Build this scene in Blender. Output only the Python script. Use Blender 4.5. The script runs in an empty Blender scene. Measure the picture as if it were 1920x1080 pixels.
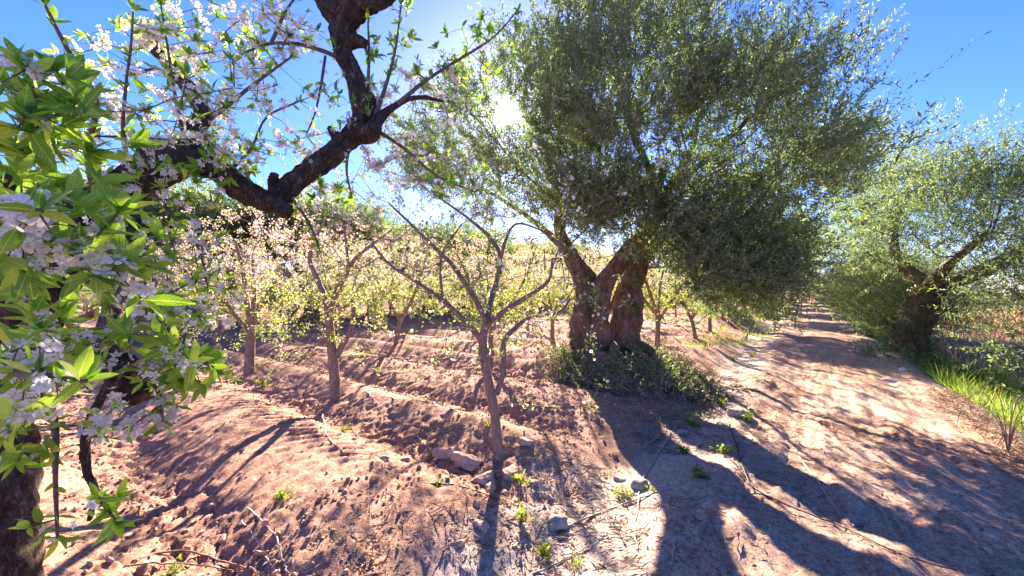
import bpy, math, random
import numpy as np
from mathutils import Vector, Matrix

random.seed(7)
RNG = np.random.default_rng(7)
scene = bpy.context.scene
col = scene.collection

# ------------------------------------------------------------------ camera
F = 720.0                      # focal length in pixels of the 1920 px wide photograph
EYE = 1.6
HOR = 545.0
cam_d = bpy.data.cameras.new('camera')
cam_d.sensor_width = 36.0
cam_d.lens = 36.0 * F / 1920.0
cam_d.shift_y = (HOR - 540.0) / 1920.0
cam_d.clip_start = 0.02
cam_d.clip_end = 3000
cam = bpy.data.objects.new('camera', cam_d)
cam.location = (0, 0, EYE)
cam.rotation_euler = (math.radians(90), 0, 0)
col.objects.link(cam)
scene.camera = cam

# ------------------------------------------------------------------ sky and sun
SUN_AZ = math.atan2(-10.0, F)
SUN_EL = math.atan2(HOR - 212.0, F)
SD = Vector((math.sin(SUN_AZ) * math.cos(SUN_EL), math.cos(SUN_AZ) * math.cos(SUN_EL), math.sin(SUN_EL)))
SKY_STRENGTH = 0.06
SUN_STRENGTH = 5.0
EXPOSURE = 2.92
world = bpy.data.worlds.new('World')
scene.world = world
world.use_nodes = True
nt = world.node_tree
for n in list(nt.nodes):
    nt.nodes.remove(n)
w_out = nt.nodes.new('ShaderNodeOutputWorld')
w_bg = nt.nodes.new('ShaderNodeBackground')
w_sky = nt.nodes.new('ShaderNodeTexSky')
w_sky.sky_type = 'NISHITA'
w_sky.sun_disc = False
w_sky.sun_elevation = SUN_EL
w_sky.sun_rotation = SUN_AZ
w_sky.air_density = 1.0
w_sky.dust_density = 0.25
w_sky.ozone_density = 4.0
w_sky.altitude = 600
w_bg.inputs['Strength'].default_value = SKY_STRENGTH
# the sun's own disc and the thin bright air round it
w_geo = nt.nodes.new('ShaderNodeTexCoord')
w_dot = nt.nodes.new('ShaderNodeVectorMath'); w_dot.operation = 'DOT_PRODUCT'
w_nrm = nt.nodes.new('ShaderNodeVectorMath'); w_nrm.operation = 'NORMALIZE'
nt.links.new(w_geo.outputs['Generated'], w_nrm.inputs[0])
nt.links.new(w_nrm.outputs[0], w_dot.inputs[0])
w_dot.inputs[1].default_value = SD
w_acos = nt.nodes.new('ShaderNodeMath'); w_acos.operation = 'ARCCOSINE'
nt.links.new(w_dot.outputs['Value'], w_acos.inputs[0])
w_disc = nt.nodes.new('ShaderNodeMapRange')
w_disc.interpolation_type = 'SMOOTHERSTEP'
w_disc.inputs['From Min'].default_value = math.radians(1.7)
w_disc.inputs['From Max'].default_value = math.radians(0.2)
w_disc.inputs['To Min'].default_value = 0.0
w_disc.inputs['To Max'].default_value = 260.0
nt.links.new(w_acos.outputs[0], w_disc.inputs['Value'])
w_add = nt.nodes.new('ShaderNodeVectorMath'); w_add.operation = 'ADD'
w_sat = nt.nodes.new('ShaderNodeHueSaturation')
w_sat.inputs['Saturation'].default_value = 1.2
nt.links.new(w_sky.outputs[0], w_sat.inputs['Color'])
w_col = nt.nodes.new('ShaderNodeVectorMath'); w_col.operation = 'SCALE'
w_col.inputs[0].default_value = (1.0, 0.93, 0.78)
w_ex = nt.nodes.new('ShaderNodeMath'); w_ex.operation = 'MULTIPLY'; w_ex.inputs[1].default_value = -1.0 / math.radians(5.0)
nt.links.new(w_acos.outputs[0], w_ex.inputs[0])
w_ep = nt.nodes.new('ShaderNodeMath'); w_ep.operation = 'EXPONENT'
nt.links.new(w_ex.outputs[0], w_ep.inputs[0])
w_am = nt.nodes.new('ShaderNodeMath'); w_am.operation = 'MULTIPLY_ADD'; w_am.inputs[1].default_value = 4.0
nt.links.new(w_ep.outputs[0], w_am.inputs[0]); nt.links.new(w_disc.outputs[0], w_am.inputs[2])
nt.links.new(w_am.outputs[0], w_col.inputs['Scale'])
w_tint = nt.nodes.new('ShaderNodeVectorMath'); w_tint.operation = 'MULTIPLY'
w_tint.inputs[1].default_value = (0.62, 0.535, 0.82)
nt.links.new(w_sat.outputs[0], w_tint.inputs[0])
nt.links.new(w_tint.outputs[0], w_add.inputs[0])
nt.links.new(w_col.outputs[0], w_add.inputs[1])
nt.links.new(w_add.outputs[0], w_bg.inputs['Color'])
nt.links.new(w_bg.outputs[0], w_out.inputs['Surface'])

sun_d = bpy.data.lights.new('sun_lamp', 'SUN')
sun_d.energy = SUN_STRENGTH
sun_d.angle = math.radians(0.55)
sun_d.color = (1.0, 0.83, 0.66)
sun_o = bpy.data.objects.new('sun_lamp', sun_d)
sun_o.rotation_euler = SD.to_track_quat('Z', 'Y').to_euler()
sun_o.location = (0, 20, 30)
col.objects.link(sun_o)

scene.view_settings.view_transform = 'Standard'
scene.view_settings.look = 'None'
scene.view_settings.gamma = 1.0
scene.view_settings.exposure = EXPOSURE
scene.view_settings.use_curve_mapping = False
scene.cycles.max_bounces = 8
scene.cycles.transmission_bounces = 4
scene.cycles.diffuse_bounces = 4
scene.cycles.use_denoising = True
scene.cycles.sample_clamp_indirect = 6.0

# ------------------------------------------------------------------ frames: track direction p, orchard rows q
PL = math.hypot(545.0, F)
PU = np.array([545.0 / PL, F / PL])
QV = np.array([-F / PL, 545.0 / PL])


def uv2xy(u, v):
    return u * PU[0] + v * QV[0], u * PU[1] + v * QV[1]


def xy2uv(x, y):
    return x * PU[0] + y * PU[1], x * QV[0] + y * QV[1]


def sstep(a, b, x):
    t = np.clip((x - a) / (b - a), 0, 1)
    return t * t * (3 - 2 * t)


def _hash(i, j, s):
    h = (i.astype(np.int64) * 374761393 + j.astype(np.int64) * 668265263 + s * 1442695041) & 0x7fffffff
    h = ((h ^ (h >> 13)) * 1274126177) & 0x7fffffff
    h = h ^ (h >> 16)
    return (h & 0xffff) / 65535.0


def vnoise(x, y, s=0):
    x = np.asarray(x, float); y = np.asarray(y, float)
    xi = np.floor(x); yi = np.floor(y)
    fx = x - xi; fy = y - yi
    fx = fx * fx * (3 - 2 * fx); fy = fy * fy * (3 - 2 * fy)
    a = _hash(xi, yi, s); b = _hash(xi + 1, yi, s); c = _hash(xi, yi + 1, s); d = _hash(xi + 1, yi + 1, s)
    return (a * (1 - fx) + b * fx) * (1 - fy) + (c * (1 - fx) + d * fx) * fy - 0.5


def fbm(x, y, s=0, o=4):
    t = 0; a = 1.0
    for k in range(o):
        t = t + a * vnoise(x * 2 ** k + 13.7 * k, y * 2 ** k + 7.1 * k, s + k)
        a *= 0.5
    return t


def cellular(x, y, s=0):
    """distance to the nearest and second nearest random cell point"""
    x = np.asarray(x, float); y = np.asarray(y, float)
    xi = np.floor(x); yi = np.floor(y)
    d1 = np.full(x.shape, 9.0); d2 = np.full(x.shape, 9.0); hh = np.zeros(x.shape)
    for i in (-1, 0, 1):
        for j in (-1, 0, 1):
            cx = xi + i + _hash(xi + i, yi + j, s); cy = yi + j + _hash(xi + i, yi + j, s + 5)
            d = np.hypot(cx - x, cy - y)
            m = d < d1
            d2 = np.where(m, d1, np.minimum(d2, d)); d1 = np.where(m, d, d1)
            hh = np.where(m, _hash(xi + i, yi + j, s + 9), hh)
    return d1, d2, hh


ROW = 3.1
# mounds under the old olives: u, v, height, radius
MOUNDS = [(6.85, 2.75, 0.42, 1.0), (19.6, 2.7, 0.55, 1.3), (28.0, 2.4, 0.55, 1.3), (12.9, -2.0, 0.22, 0.8),
          (37.0, 2.6, .5, 1.3), (46, 2.6, .5, 1.3)]


def ground(u, v, fine=True):
    u = np.asarray(u, float); v = np.asarray(v, float)
    near = np.exp(-((u - 2) ** 2 + (v - 2) ** 2) / 14.0 ** 2)
    wob = 0.12 * fbm(u * 0.35, v * 0.35, 3, 3)
    du = ((u + wob + ROW / 2) % ROW) - ROW / 2
    ad = np.abs(du)
    end = 1.75 + 0.35 * vnoise(u * 0.9, u * 0.3, 5)
    w = sstep(end - 0.35, end + 0.75, v)
    ridge = 0.19 * np.exp(-(ad / 0.36) ** 2)
    dl = ROW / 2 - ad
    lane = 0.13 * np.exp(-(dl / 0.62) ** 4)
    mid = 0.05 * np.exp(-((ad - 0.72) / 0.16) ** 2)
    z = w * (ridge + lane - mid * 0.9 + 0.02)
    z = z - 0.09 * np.exp(-((v - 1.25) / 0.42) ** 2) * (1 - w)
    # the track
    z = z - 0.035 * np.exp(-((v - 0.0) / 0.22) ** 2) - 0.035 * np.exp(-((v + 1.25) / 0.24) ** 2)
    z = z + 0.05 * np.exp(-((v - 0.62) / 0.2) ** 2) * (0.7 + 0.8 * vnoise(u * 1.1, v * 0.4, 9))
    # bank down to the ditch on the right
    edge = -1.72 + 0.25 * fbm(u * 0.5, v * 0.2, 11, 2)
    z = z - 0.42 * sstep(edge, edge - 1.1, v)
    for (mu, mv, mh, mr) in MOUNDS:
        r2 = ((u - mu) ** 2 + (v - mv) ** 2) / mr ** 2
        z = z + mh * np.exp(-r2) * (1 + 0.5 * fbm(u * 1.7, v * 1.7, 17, 2))
    # broken earth round the foot of the first sapling
    z = z + 0.10 * fbm(u * 0.5, v * 0.5, 21, 3) * 0.6
    if fine:
        c1, c2, ch = cellular(u * 3.2 + .3 * vnoise(u * 7, v * 7, 32), v * 3.2 + .3 * vnoise(u * 7, v * 7, 33), 31)
        d1, d2, dh = cellular(u * 8.0 + .35 * vnoise(u * 17, v * 17, 42), v * 8.0 + .35 * vnoise(u * 17, v * 17, 43), 41)
        e1, e2, eh = cellular(u * 19.0, v * 19.0, 51)
        dome = lambda d, h, r: np.sqrt(np.maximum(0, 1 - (d / r) ** 2)) * np.maximum(0, h - .45) / .55
        patch = sstep(-0.15, 0.25, fbm(u * 0.8, v * 0.8, 61, 3))
        slope = np.exp(-((ad - 0.6) / 0.35) ** 2)
        rough = w * (0.3 + 0.25 * patch + 0.5 * slope)
        rdg = 0.5 - np.abs(fbm(u * 6, v * 6, 45, 4))
        clod = 0.03 * dome(c1, ch, .5) * patch + 0.022 * dome(d1, dh, .55) * slope + 0.026 * dome(e1, eh, .6) + .055 * (rdg - .3) + .03 * fbm(u * 13, v * 13, 47, 3)
        z = z + near * rough * clod
        # cracks between dried slabs
        crack = np.exp(-((c2 - c1) / 0.06) ** 2)
        z = z - near * w * 0.05 * crack * (1 - .6 * patch) * slope
        # tractor lugs pressed into the lanes
        lug = np.maximum(0, np.sin((v * 1.0 + np.abs(dl - 0.1) * 0.6) * 2 * math.pi / 0.17))
        z = z - near * w * 0.034 * lug * np.exp(-((dl - 0.3) / 0.24) ** 2) * (1 - 0.7 * patch)
        z = z + near * (1 - w) * (0.03 * fbm(u * 4, v * 4, 71, 4) + 0.02 * dome(e1, eh, .6) * patch)
        # tyre streaks along the track
        trk = sstep(0.8, 0.4, v) * sstep(-2.0, -1.5, v)
        z = z + near * trk * 0.05 * fbm(u * 1.3, v * 8.0, 81, 5)
    return z


def gz(x, y, fine=True):
    u, v = xy2uv(np.asarray(x, float), np.asarray(y, float))
    return ground(u, v, fine)


def px(x, y, d):
    """point seen at photo pixel x, y at forward distance d"""
    return np.array([(x - 960.0) / F * d, d, EYE - (y - HOR) / F * d])


def gpx(x, y):
    """point of the ground seen at photo pixel x, y"""
    ts = np.linspace(1.2, 60, 6000)
    X = (x - 960.0) / F * ts; Z = EYE - (y - HOR) / F * ts
    g = gz(X, ts)
    i = int(np.argmax(Z <= g))
    if i == 0 and Z[0] > g[0]:
        i = len(ts) - 1
    return np.array([X[i], ts[i], g[i]])


def proj(P):
    P = np.asarray(P)
    return 960 + F * P[..., 0] / P[..., 1], HOR - F * (P[..., 2] - EYE) / P[..., 1]


# ------------------------------------------------------------------ object helpers
def tag(o, label=None, cat=None, group=None, kind=None):
    if label: o['label'] = label
    if cat: o['category'] = cat
    if group: o['group'] = group
    if kind: o['kind'] = kind
    return o


def empty(name, loc, label, cat, group=None):
    o = bpy.data.objects.new(name, None)
    o.location = loc
    o.empty_display_size = 0.1
    col.objects.link(o)
    return tag(o, label, cat, group)


class MB:
    """collects vertex and face arrays; build() links them as one mesh object"""
    def __init__(self):
        self.v = []; self.f = []; self.m = []; self.n = 0

    def add(self, V, Fc, mat=0):
        V = np.asarray(V, np.float32).reshape(-1, 3); Fc = np.asarray(Fc, np.int64)
        if len(V) == 0: return
        self.v.append(V); self.f.append(Fc + self.n); self.m.append(mat); self.n += len(V)

    def mesh(self, name, mats, smooth=True, origin=None):
        V = np.concatenate(self.v)
        if origin is not None:
            V = V - np.asarray(origin, np.float32)
        me = bpy.data.meshes.new(name)
        nl = sum(f.size for f in self.f); nf = sum(f.shape[0] for f in self.f)
        me.vertices.add(len(V)); me.vertices.foreach_set('co', V.ravel())
        me.loops.add(nl); me.loops.foreach_set('vertex_index', np.concatenate([f.ravel() for f in self.f]).astype(np.int32))
        tot = np.concatenate([np.full(f.shape[0], f.shape[1]) for f in self.f])
        st = np.concatenate([[0], np.cumsum(tot)[:-1]])
        me.polygons.add(nf)
        me.polygons.foreach_set('loop_start', st.astype(np.int32))
        me.polygons.foreach_set('loop_total', tot.astype(np.int32))
        me.polygons.foreach_set('material_index', np.concatenate([np.full(f.shape[0], m) for f, m in zip(self.f, self.m)]).astype(np.int32))
        me.polygons.foreach_set('use_smooth', np.full(nf, smooth))
        for m in mats:
            me.materials.append(m)
        me.update(calc_edges=True)
        return me

    def build(self, name, mats, parent=None, smooth=True, origin=None, kind=None):
        if not isinstance(mats, (list, tuple)): mats = [mats]
        if origin is None and parent is not None: origin = np.array(parent.location)
        if not self.v: return None
        me = self.mesh(name, mats, smooth, origin)
        o = bpy.data.objects.new(name, me)
        col.objects.link(o)
        if parent is not None:
            o.parent = parent
        elif origin is not None:
            o.location = origin
        if kind: o['kind'] = kind
        return o


def link_copy(o, parent=None):
    c = o.copy(); col.objects.link(c); c.parent = parent
    return c


def copy_tree(root, loc, rz, s, label, group=None, cat=None):
    r = link_copy(root)
    r.location = loc; r.rotation_euler = (0, 0, rz); r.scale = (s, s, s)
    r['label'] = label
    if group: r['group'] = group
    for ch in list(root.children):
        c = link_copy(ch, r)
        for g in list(ch.children):
            link_copy(g, c)
    return r


def norm(a):
    a = np.asarray(a, float)
    return a / np.maximum(np.linalg.norm(a, axis=-1, keepdims=True), 1e-9)


def spline(pts, n_per=4):
    """Catmull-Rom through rows of any width"""
    P = np.asarray(pts, float)
    if len(P) < 3:
        t = np.linspace(0, 1, n_per + 1)[:, None]
        return P[0] * (1 - t) + P[-1] * t
    Q = np.vstack([2 * P[0] - P[1], P, 2 * P[-1] - P[-2]])
    out = []
    for i in range(1, len(Q) - 2):
        p0, p1, p2, p3 = Q[i - 1], Q[i], Q[i + 1], Q[i + 2]
        for t in np.linspace(0, 1, n_per, endpoint=False):
            out.append(0.5 * ((2 * p1) + (-p0 + p2) * t + (2 * p0 - 5 * p1 + 4 * p2 - p3) * t * t + (-p0 + 3 * p1 - 3 * p2 + p3) * t ** 3))
    out.append(P[-1])
    return np.array(out)


def tube(mb, P, R, n=6, bump=0.0, seed=0, mat=0, cap=True, freq=1.0, flute=0.0):
    P = np.asarray(P, float); R = np.asarray(R, float)
    T = norm(np.gradient(P, axis=0))
    a = np.array([0, 0, 1.0]) if abs(T[0][2]) < 0.9 else np.array([1.0, 0, 0])
    N = norm(np.cross(T[0], a)); Ns = [N]
    for i in range(1, len(P)):
        N = N - T[i] * np.dot(N, T[i])
        N = N / max(np.linalg.norm(N), 1e-6)
        Ns.append(N)
    Ns = np.array(Ns); B = np.cross(T, Ns)
    th = np.arange(n) * 2 * math.pi / n
    Rr = np.repeat(R[:, None], n, 1)
    if bump > 0:
        L = np.concatenate([[0], np.cumsum(np.linalg.norm(np.diff(P, axis=0), axis=1))])
        cx = np.cos(th)[None, :] * 1.6 + L[:, None] * 1.3 * freq / max(R.max(), .02) * 0.12
        cy = np.sin(th)[None, :] * 1.6 + L[:, None] * 0.7 * freq / max(R.max(), .02) * 0.12
        Rr = Rr * (1 + bump * 2 * fbm(cx * 1.3 + seed * 3.1, cy * 1.3 + seed, seed, 4) + flute * np.abs(np.sin(2.5 * th[None, :] + seed + L[:, None] * 1.4 + 1.5 * vnoise(L[:, None] * 3 + 0 * th[None, :], th[None, :] * 0 + seed, 5))) - flute * .6)
    V = P[:, None, :] + Rr[:, :, None] * (np.cos(th)[None, :, None] * Ns[:, None, :] + np.sin(th)[None, :, None] * B[:, None, :])
    m = len(P)
    i = np.arange(m - 1)[:, None]; j = np.arange(n)[None, :]
    a0 = i * n + j; a1 = i * n + (j + 1) % n
    Fq = np.stack([a0, a1, a1 + n, a0 + n], -1).reshape(-1, 4)
    mb.add(V.reshape(-1, 3), Fq, mat)
    if cap:
        for e, rev in ((0, True), (m - 1, False)):
            c = P[e] + T[e] * (R[e] * 0.35 * (1 if e else -1))
            ring = V[e]
            k = np.arange(n)
            tri = np.stack([k, (k + 1) % n, np.full(n, n)], -1)
            if rev: tri = tri[:, ::-1]
            mb.add(np.vstack([ring, c]), tri, mat)


def frames(d, up=None, roll=None, rng=RNG):
    """basis with y along d; z a normal near `up`"""
    d = norm(d); N = len(d)
    up = np.tile([0, 0, 1.0], (N, 1)) if up is None else np.asarray(up, float)
    x = np.cross(d, up)
    bad = np.linalg.norm(x, axis=1) < 1e-3
    x[bad] = np.cross(d[bad], [1.0, 0.3, 0.1])
    x = norm(x); z = np.cross(x, d)
    if roll is not None:
        c = np.cos(roll)[:, None]; s = np.sin(roll)[:, None]
        x, z = x * c + z * s, z * c - x * s
    return np.stack([x, d, z], 1)          # rows are the axes


def scatter(mb, tv, tf, pos, fr, size, mat=0):
    """copies of a template shape at pos with axes fr and size"""
    tv = np.asarray(tv, float); tf = np.asarray(tf)
    N = len(pos)
    if N == 0: return
    size = np.asarray(size, float)
    if size.ndim == 1: size = np.repeat(size[:, None], 3, 1)
    L = tv[None] * size[:, None, :]
    V = np.einsum('nki,nij->nkj', L, fr) + np.asarray(pos)[:, None, :]
    Fc = tf[None] + (np.arange(N) * len(tv))[:, None, None]
    mb.add(V.reshape(-1, 3), Fc.reshape(-1, tf.shape[1]), mat)


def sph_dirs(n, rng=RNG):
    d = rng.normal(size=(n, 3))
    return norm(d)


# leaf and flower templates (length along y = 1)
def leaf_template(w=0.36, fold=0.12, curl=0.18, seg=6, wave=0.0):
    V = []; Fc = []
    for i in range(seg + 1):
        t = i / seg
        hw = w * (math.sin(math.pi * min(1, t * 0.94 + 0.03) ** 0.85)) ** 0.9 * 0.5 if 0 < i < seg else 0.012
        y = t; zc = -curl * t * t
        wv = wave * math.sin(t * 9)
        V += [(-hw, y, zc + fold * hw * 2 + wv), (0, y, zc), (hw, y, zc + fold * hw * 2 - wv)]
    for i in range(seg):
        a = i * 3
        Fc += [(a, a + 1, a + 4, a + 3), (a + 1, a + 2, a + 5, a + 4)]
    return np.array(V), np.array(Fc)


SMALL_V = np.array([(0, 0, 0), (0.2, 0.5, 0.05), (0, 1, -0.1), (-0.2, 0.5, 0.05)]); SMALL_F = np.array([(0, 1, 2), (0, 2, 3)])
OLIVE_V = np.array([(0, 0, 0), (0.14, 0.5, 0.02), (0, 1, -0.04), (-0.14, 0.5, 0.02)]); OLIVE_F = np.array([(0, 1, 2), (0, 2, 3)])
BLADE_V = np.array([(-.5, 0, 0), (.5, 0, 0), (.36, .5, .06), (-.36, .5, .06), (0, 1, .26)]); BLADE_Q = np.array([(0, 1, 2, 3)]); BLADE_T = np.array([(3, 2, 4)])


def petal_template(seg=5):
    """five cupped round petals round z, diameter 1; stamens separately"""
    V = []; Fc = []
    for k in range(5):
        a0 = k * 2 * math.pi / 5
        base = len(V)
        out = [(0.05, 0.0), (0.20, 0.13), (0.36, 0.19), (0.48, 0.12), (0.50, 0.0), (0.48, -0.12), (0.36, -0.19), (0.20, -0.13)]
        V.append((0.30 * math.cos(a0), 0.30 * math.sin(a0), 0.045))
        for r, t in out:
            x = r; y = t; z = 0.28 * r * r + 0.05 * abs(t) + 0.02 * ((k * 7) % 3)
            V.append((x * math.cos(a0) - y * math.sin(a0), x * math.sin(a0) + y * math.cos(a0), z))
        m = len(out)
        for i in range(m):
            Fc.append((base, base + 1 + i, base + 1 + (i + 1) % m))
    return np.array(V), np.array(Fc)


def stamen_template():
    V = []; Fc = []
    for k in range(9):
        a = k * 2.4; r = 0.07 + 0.05 * (k % 3)
        x, y, z = r * math.cos(a), r * math.sin(a), 0.17 + 0.03 * (k % 2)
        b = len(V)
        e = 0.012
        V += [(-e, 0, 0), (e, 0, 0), (x + 2 * e, y, z), (x - 2 * e, y + e, z + 2 * e)]
        Fc.append((b, b + 1, b + 2, b + 3))
    return np.array(V), np.array(Fc)


PET_V, PET_F = petal_template()
STA_V, STA_F = stamen_template()
# far flower: five kite petals, two triangles each
_fv = [(0, 0, 0)]; _ff = []
for _k in range(5):
    _a = _k * 2 * math.pi / 5
    _fv += [(0.34 * math.cos(_a - .5), 0.34 * math.sin(_a - .5), .08), (0.5 * math.cos(_a), 0.5 * math.sin(_a), .14), (0.34 * math.cos(_a + .5), 0.34 * math.sin(_a + .5), .08)]
    _ff.append((0, 1 + 3 * _k, 2 + 3 * _k, 3 + 3 * _k))
FARF_V, FARF_F = np.array(_fv), np.array(_ff)


# ------------------------------------------------------------------ materials
def new_mat(name):
    m = bpy.data.materials.new(name); m.use_nodes = True
    t = m.node_tree
    for n in list(t.nodes): t.nodes.remove(n)
    out = t.nodes.new('ShaderNodeOutputMaterial')
    return m, t, out


def N(t, kind, **kw):
    n = t.nodes.new('ShaderNode' + kind)
    for k, v in kw.items():
        if k in n.inputs: n.inputs[k].default_value = v
        else: setattr(n, k, v)
    return n


def ramp(t, fac, stops):
    r = t.nodes.new('ShaderNodeValToRGB')
    els = r.color_ramp.elements
    while len(els) > 1: els.remove(els[-1])
    els[0].position = stops[0][0]; els[0].color = (*stops[0][1], 1)
    for p, c in stops[1:]:
        e = els.new(p); e.color = (*c, 1)
    t.links.new(fac, r.inputs['Fac'])
    return r.outputs['Color']


def leaf_mat(name, stops, trans_tint, trans=0.5, rough=0.45, spec=0.4, under=None, per='island', veins=False):
    m, t, out = new_mat(name)
    if per == 'island':
        g = N(t, 'NewGeometry'); fac = g.outputs['Random Per Island']
    else:
        g = N(t, 'ObjectInfo'); fac = g.outputs['Random']
    c = ramp(t, fac, stops)
    tc = N(t, 'TexCoord')
    nz = N(t, 'TexNoise', Scale=9.0, Detail=2.0)
    t.links.new(tc.outputs['Object'], nz.inputs['Vector'])
    hs = N(t, 'HueSaturation')
    mr = N(t, 'MapRange'); mr.inputs['To Min'].default_value = 0.75; mr.inputs['To Max'].default_value = 1.25
    t.links.new(nz.outputs[0], mr.inputs['Value'])
    t.links.new(mr.outputs[0], hs.inputs['Value'])
    t.links.new(c, hs.inputs['Color'])
    colr = hs.outputs['Color']
    geo = N(t, 'NewGeometry')
    surf = colr
    if under is not None:
        mx = N(t, 'MixRGB'); mx.inputs['Color2'].default_value = (*under, 1)
        t.links.new(geo.outputs['Backfacing'], mx.inputs['Fac']); t.links.new(colr, mx.inputs['Color1'])
        surf = mx.outputs[0]
    bs = N(t, 'BsdfPrincipled', Roughness=rough)
    bs.inputs['Specular IOR Level'].default_value = spec
    if veins:
        sx = N(t, 'SeparateXYZ'); t.links.new(tc.outputs['Object'], sx.inputs[0])
        ab = N(t, 'Math', operation='ABSOLUTE'); t.links.new(sx.outputs[0], ab.inputs[0])
        mid = N(t, 'MapRange'); mid.inputs['From Min'].default_value = .02; mid.inputs['From Max'].default_value = .006
        t.links.new(ab.outputs[0], mid.inputs['Value'])
        ph = N(t, 'Math', operation='MULTIPLY_ADD'); ph.inputs[1].default_value = -1.1
        t.links.new(ab.outputs[0], ph.inputs[0]); t.links.new(sx.outputs[1], ph.inputs[2])
        fq = N(t, 'Math', operation='MULTIPLY'); fq.inputs[1].default_value = 62.0; t.links.new(ph.outputs[0], fq.inputs[0])
        sn = N(t, 'Math', operation='SINE'); t.links.new(fq.outputs[0], sn.inputs[0])
        vn = N(t, 'MapRange'); vn.inputs['From Min'].default_value = .6; vn.inputs['From Max'].default_value = 1.0; vn.inputs['To Max'].default_value = .3
        t.links.new(sn.outputs[0], vn.inputs['Value'])
        mxv = N(t, 'Math', operation='MAXIMUM'); t.links.new(mid.outputs[0], mxv.inputs[0]); t.links.new(vn.outputs[0], mxv.inputs[1])
        vm = N(t, 'MixRGB'); vm.inputs['Color2'].default_value = (.3, .38, .12, 1)
        t.links.new(mxv.outputs[0], vm.inputs['Fac']); t.links.new(surf, vm.inputs['Color1'])
        surf = vm.outputs[0]; colr = surf
        bp = N(t, 'Bump', Strength=.4, Distance=.02); t.links.new(sn.outputs[0], bp.inputs['Height']); t.links.new(bp.outputs[0], bs.inputs['Normal'])
    t.links.new(surf, bs.inputs['Base Color'])
    tr = N(t, 'BsdfTranslucent')
    tm = N(t, 'MixRGB', blend_type='MULTIPLY'); tm.inputs['Fac'].default_value = 1
    tm.inputs['Color2'].default_value = (*trans_tint, 1)
    t.links.new(colr, tm.inputs['Color1'])
    t.links.new(tm.outputs[0], tr.inputs['Color'])
    mix = N(t, 'MixShader'); mix.inputs[0].default_value = trans
    t.links.new(bs.outputs[0], mix.inputs[1]); t.links.new(tr.outputs[0], mix.inputs[2])
    t.links.new(mix.outputs[0], out.inputs['Surface'])
    return m


def bark_mat(name, c0, c1, scale=14.0, bump=0.6, stretch=0.25, moss=None):
    m, t, out = new_mat(name)
    tc = N(t, 'TexCoord')
    mp = N(t, 'Mapping'); mp.inputs['Scale'].default_value = (1, 1, stretch)
    t.links.new(tc.outputs['Object'], mp.inputs['Vector'])
    nz = N(t, 'TexNoise', Scale=scale, Detail=8.0, Roughness=0.65)
    vo = N(t, 'TexVoronoi', Scale=scale * 1.3, feature='DISTANCE_TO_EDGE')
    wp = N(t, 'MixRGB'); wp.inputs['Fac'].default_value = 0.12
    t.links.new(mp.outputs[0], nz.inputs['Vector'])
    t.links.new(mp.outputs[0], wp.inputs['Color1']); t.links.new(nz.outputs['Color'], wp.inputs['Color2'])
    t.links.new(wp.outputs[0], vo.inputs['Vector'])
    c = ramp(t, nz.outputs[0], [(0.3, c0), (0.72, c1)])
    if moss is not None:
        n2 = N(t, 'TexNoise', Scale=3.0, Detail=4.0)
        t.links.new(tc.outputs['Object'], n2.inputs['Vector'])
        mr = N(t, 'MapRange'); mr.inputs['From Min'].default_value = .52; mr.inputs['From Max'].default_value = .66
        t.links.new(n2.outputs[0], mr.inputs['Value'])
        mx = N(t, 'MixRGB'); mx.inputs['Color2'].default_value = (*moss, 1)
        t.links.new(mr.outputs[0], mx.inputs['Fac']); t.links.new(c, mx.inputs['Color1'])
        c = mx.outputs[0]
    bs = N(t, 'BsdfPrincipled', Roughness=0.85)
    bs.inputs['Specular IOR Level'].default_value = 0.25
    t.links.new(c, bs.inputs['Base Color'])
    b1 = N(t, 'Bump', Strength=bump, Distance=0.02)
    mn = N(t, 'Math', operation='MINIMUM'); mn.inputs[1].default_value = 0.18
    t.links.new(vo.outputs['Distance'], mn.inputs[0])
    ad = N(t, 'Math', operation='MULTIPLY_ADD'); ad.inputs[1].default_value = 3.0
    t.links.new(mn.outputs[0], ad.inputs[0]); t.links.new(nz.outputs[0], ad.inputs[2])
    t.links.new(ad.outputs[0], b1.inputs['Height'])
    t.links.new(b1.outputs[0], bs.inputs['Normal'])
    t.links.new(bs.outputs[0], out.inputs['Surface'])
    return m


def plain_mat(name, stops, scale=20.0, rough=0.85, bump=0.3, per='object'):
    m, t, out = new_mat(name)
    tc = N(t, 'TexCoord')
    nz = N(t, 'TexNoise', Scale=scale, Detail=6.0, Roughness=0.6)
    t.links.new(tc.outputs['Object'], nz.inputs['Vector'])
    if per == 'island':
        g = N(t, 'NewGeometry')
        mx = N(t, 'Math', operation='MULTIPLY_ADD'); mx.inputs[1].default_value = 0.5; 
        sb = N(t, 'Math', operation='MULTIPLY'); sb.inputs[1].default_value = 0.5
        t.links.new(nz.outputs[0], sb.inputs[0])
        t.links.new(g.outputs['Random Per Island'], mx.inputs[0]); t.links.new(sb.outputs[0], mx.inputs[2])
        fac = mx.outputs[0]
    else:
        fac = nz.outputs[0]
    c = ramp(t, fac, stops)
    bs = N(t, 'BsdfPrincipled', Roughness=rough)
    bs.inputs['Specular IOR Level'].default_value = 0.2
    t.links.new(c, bs.inputs['Base Color'])
    b = N(t, 'Bump', Strength=bump, Distance=0.01)
    t.links.new(nz.outputs[0], b.inputs['Height']); t.links.new(b.outputs[0], bs.inputs['Normal'])
    t.links.new(bs.outputs[0], out.inputs['Surface'])
    return m


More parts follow.
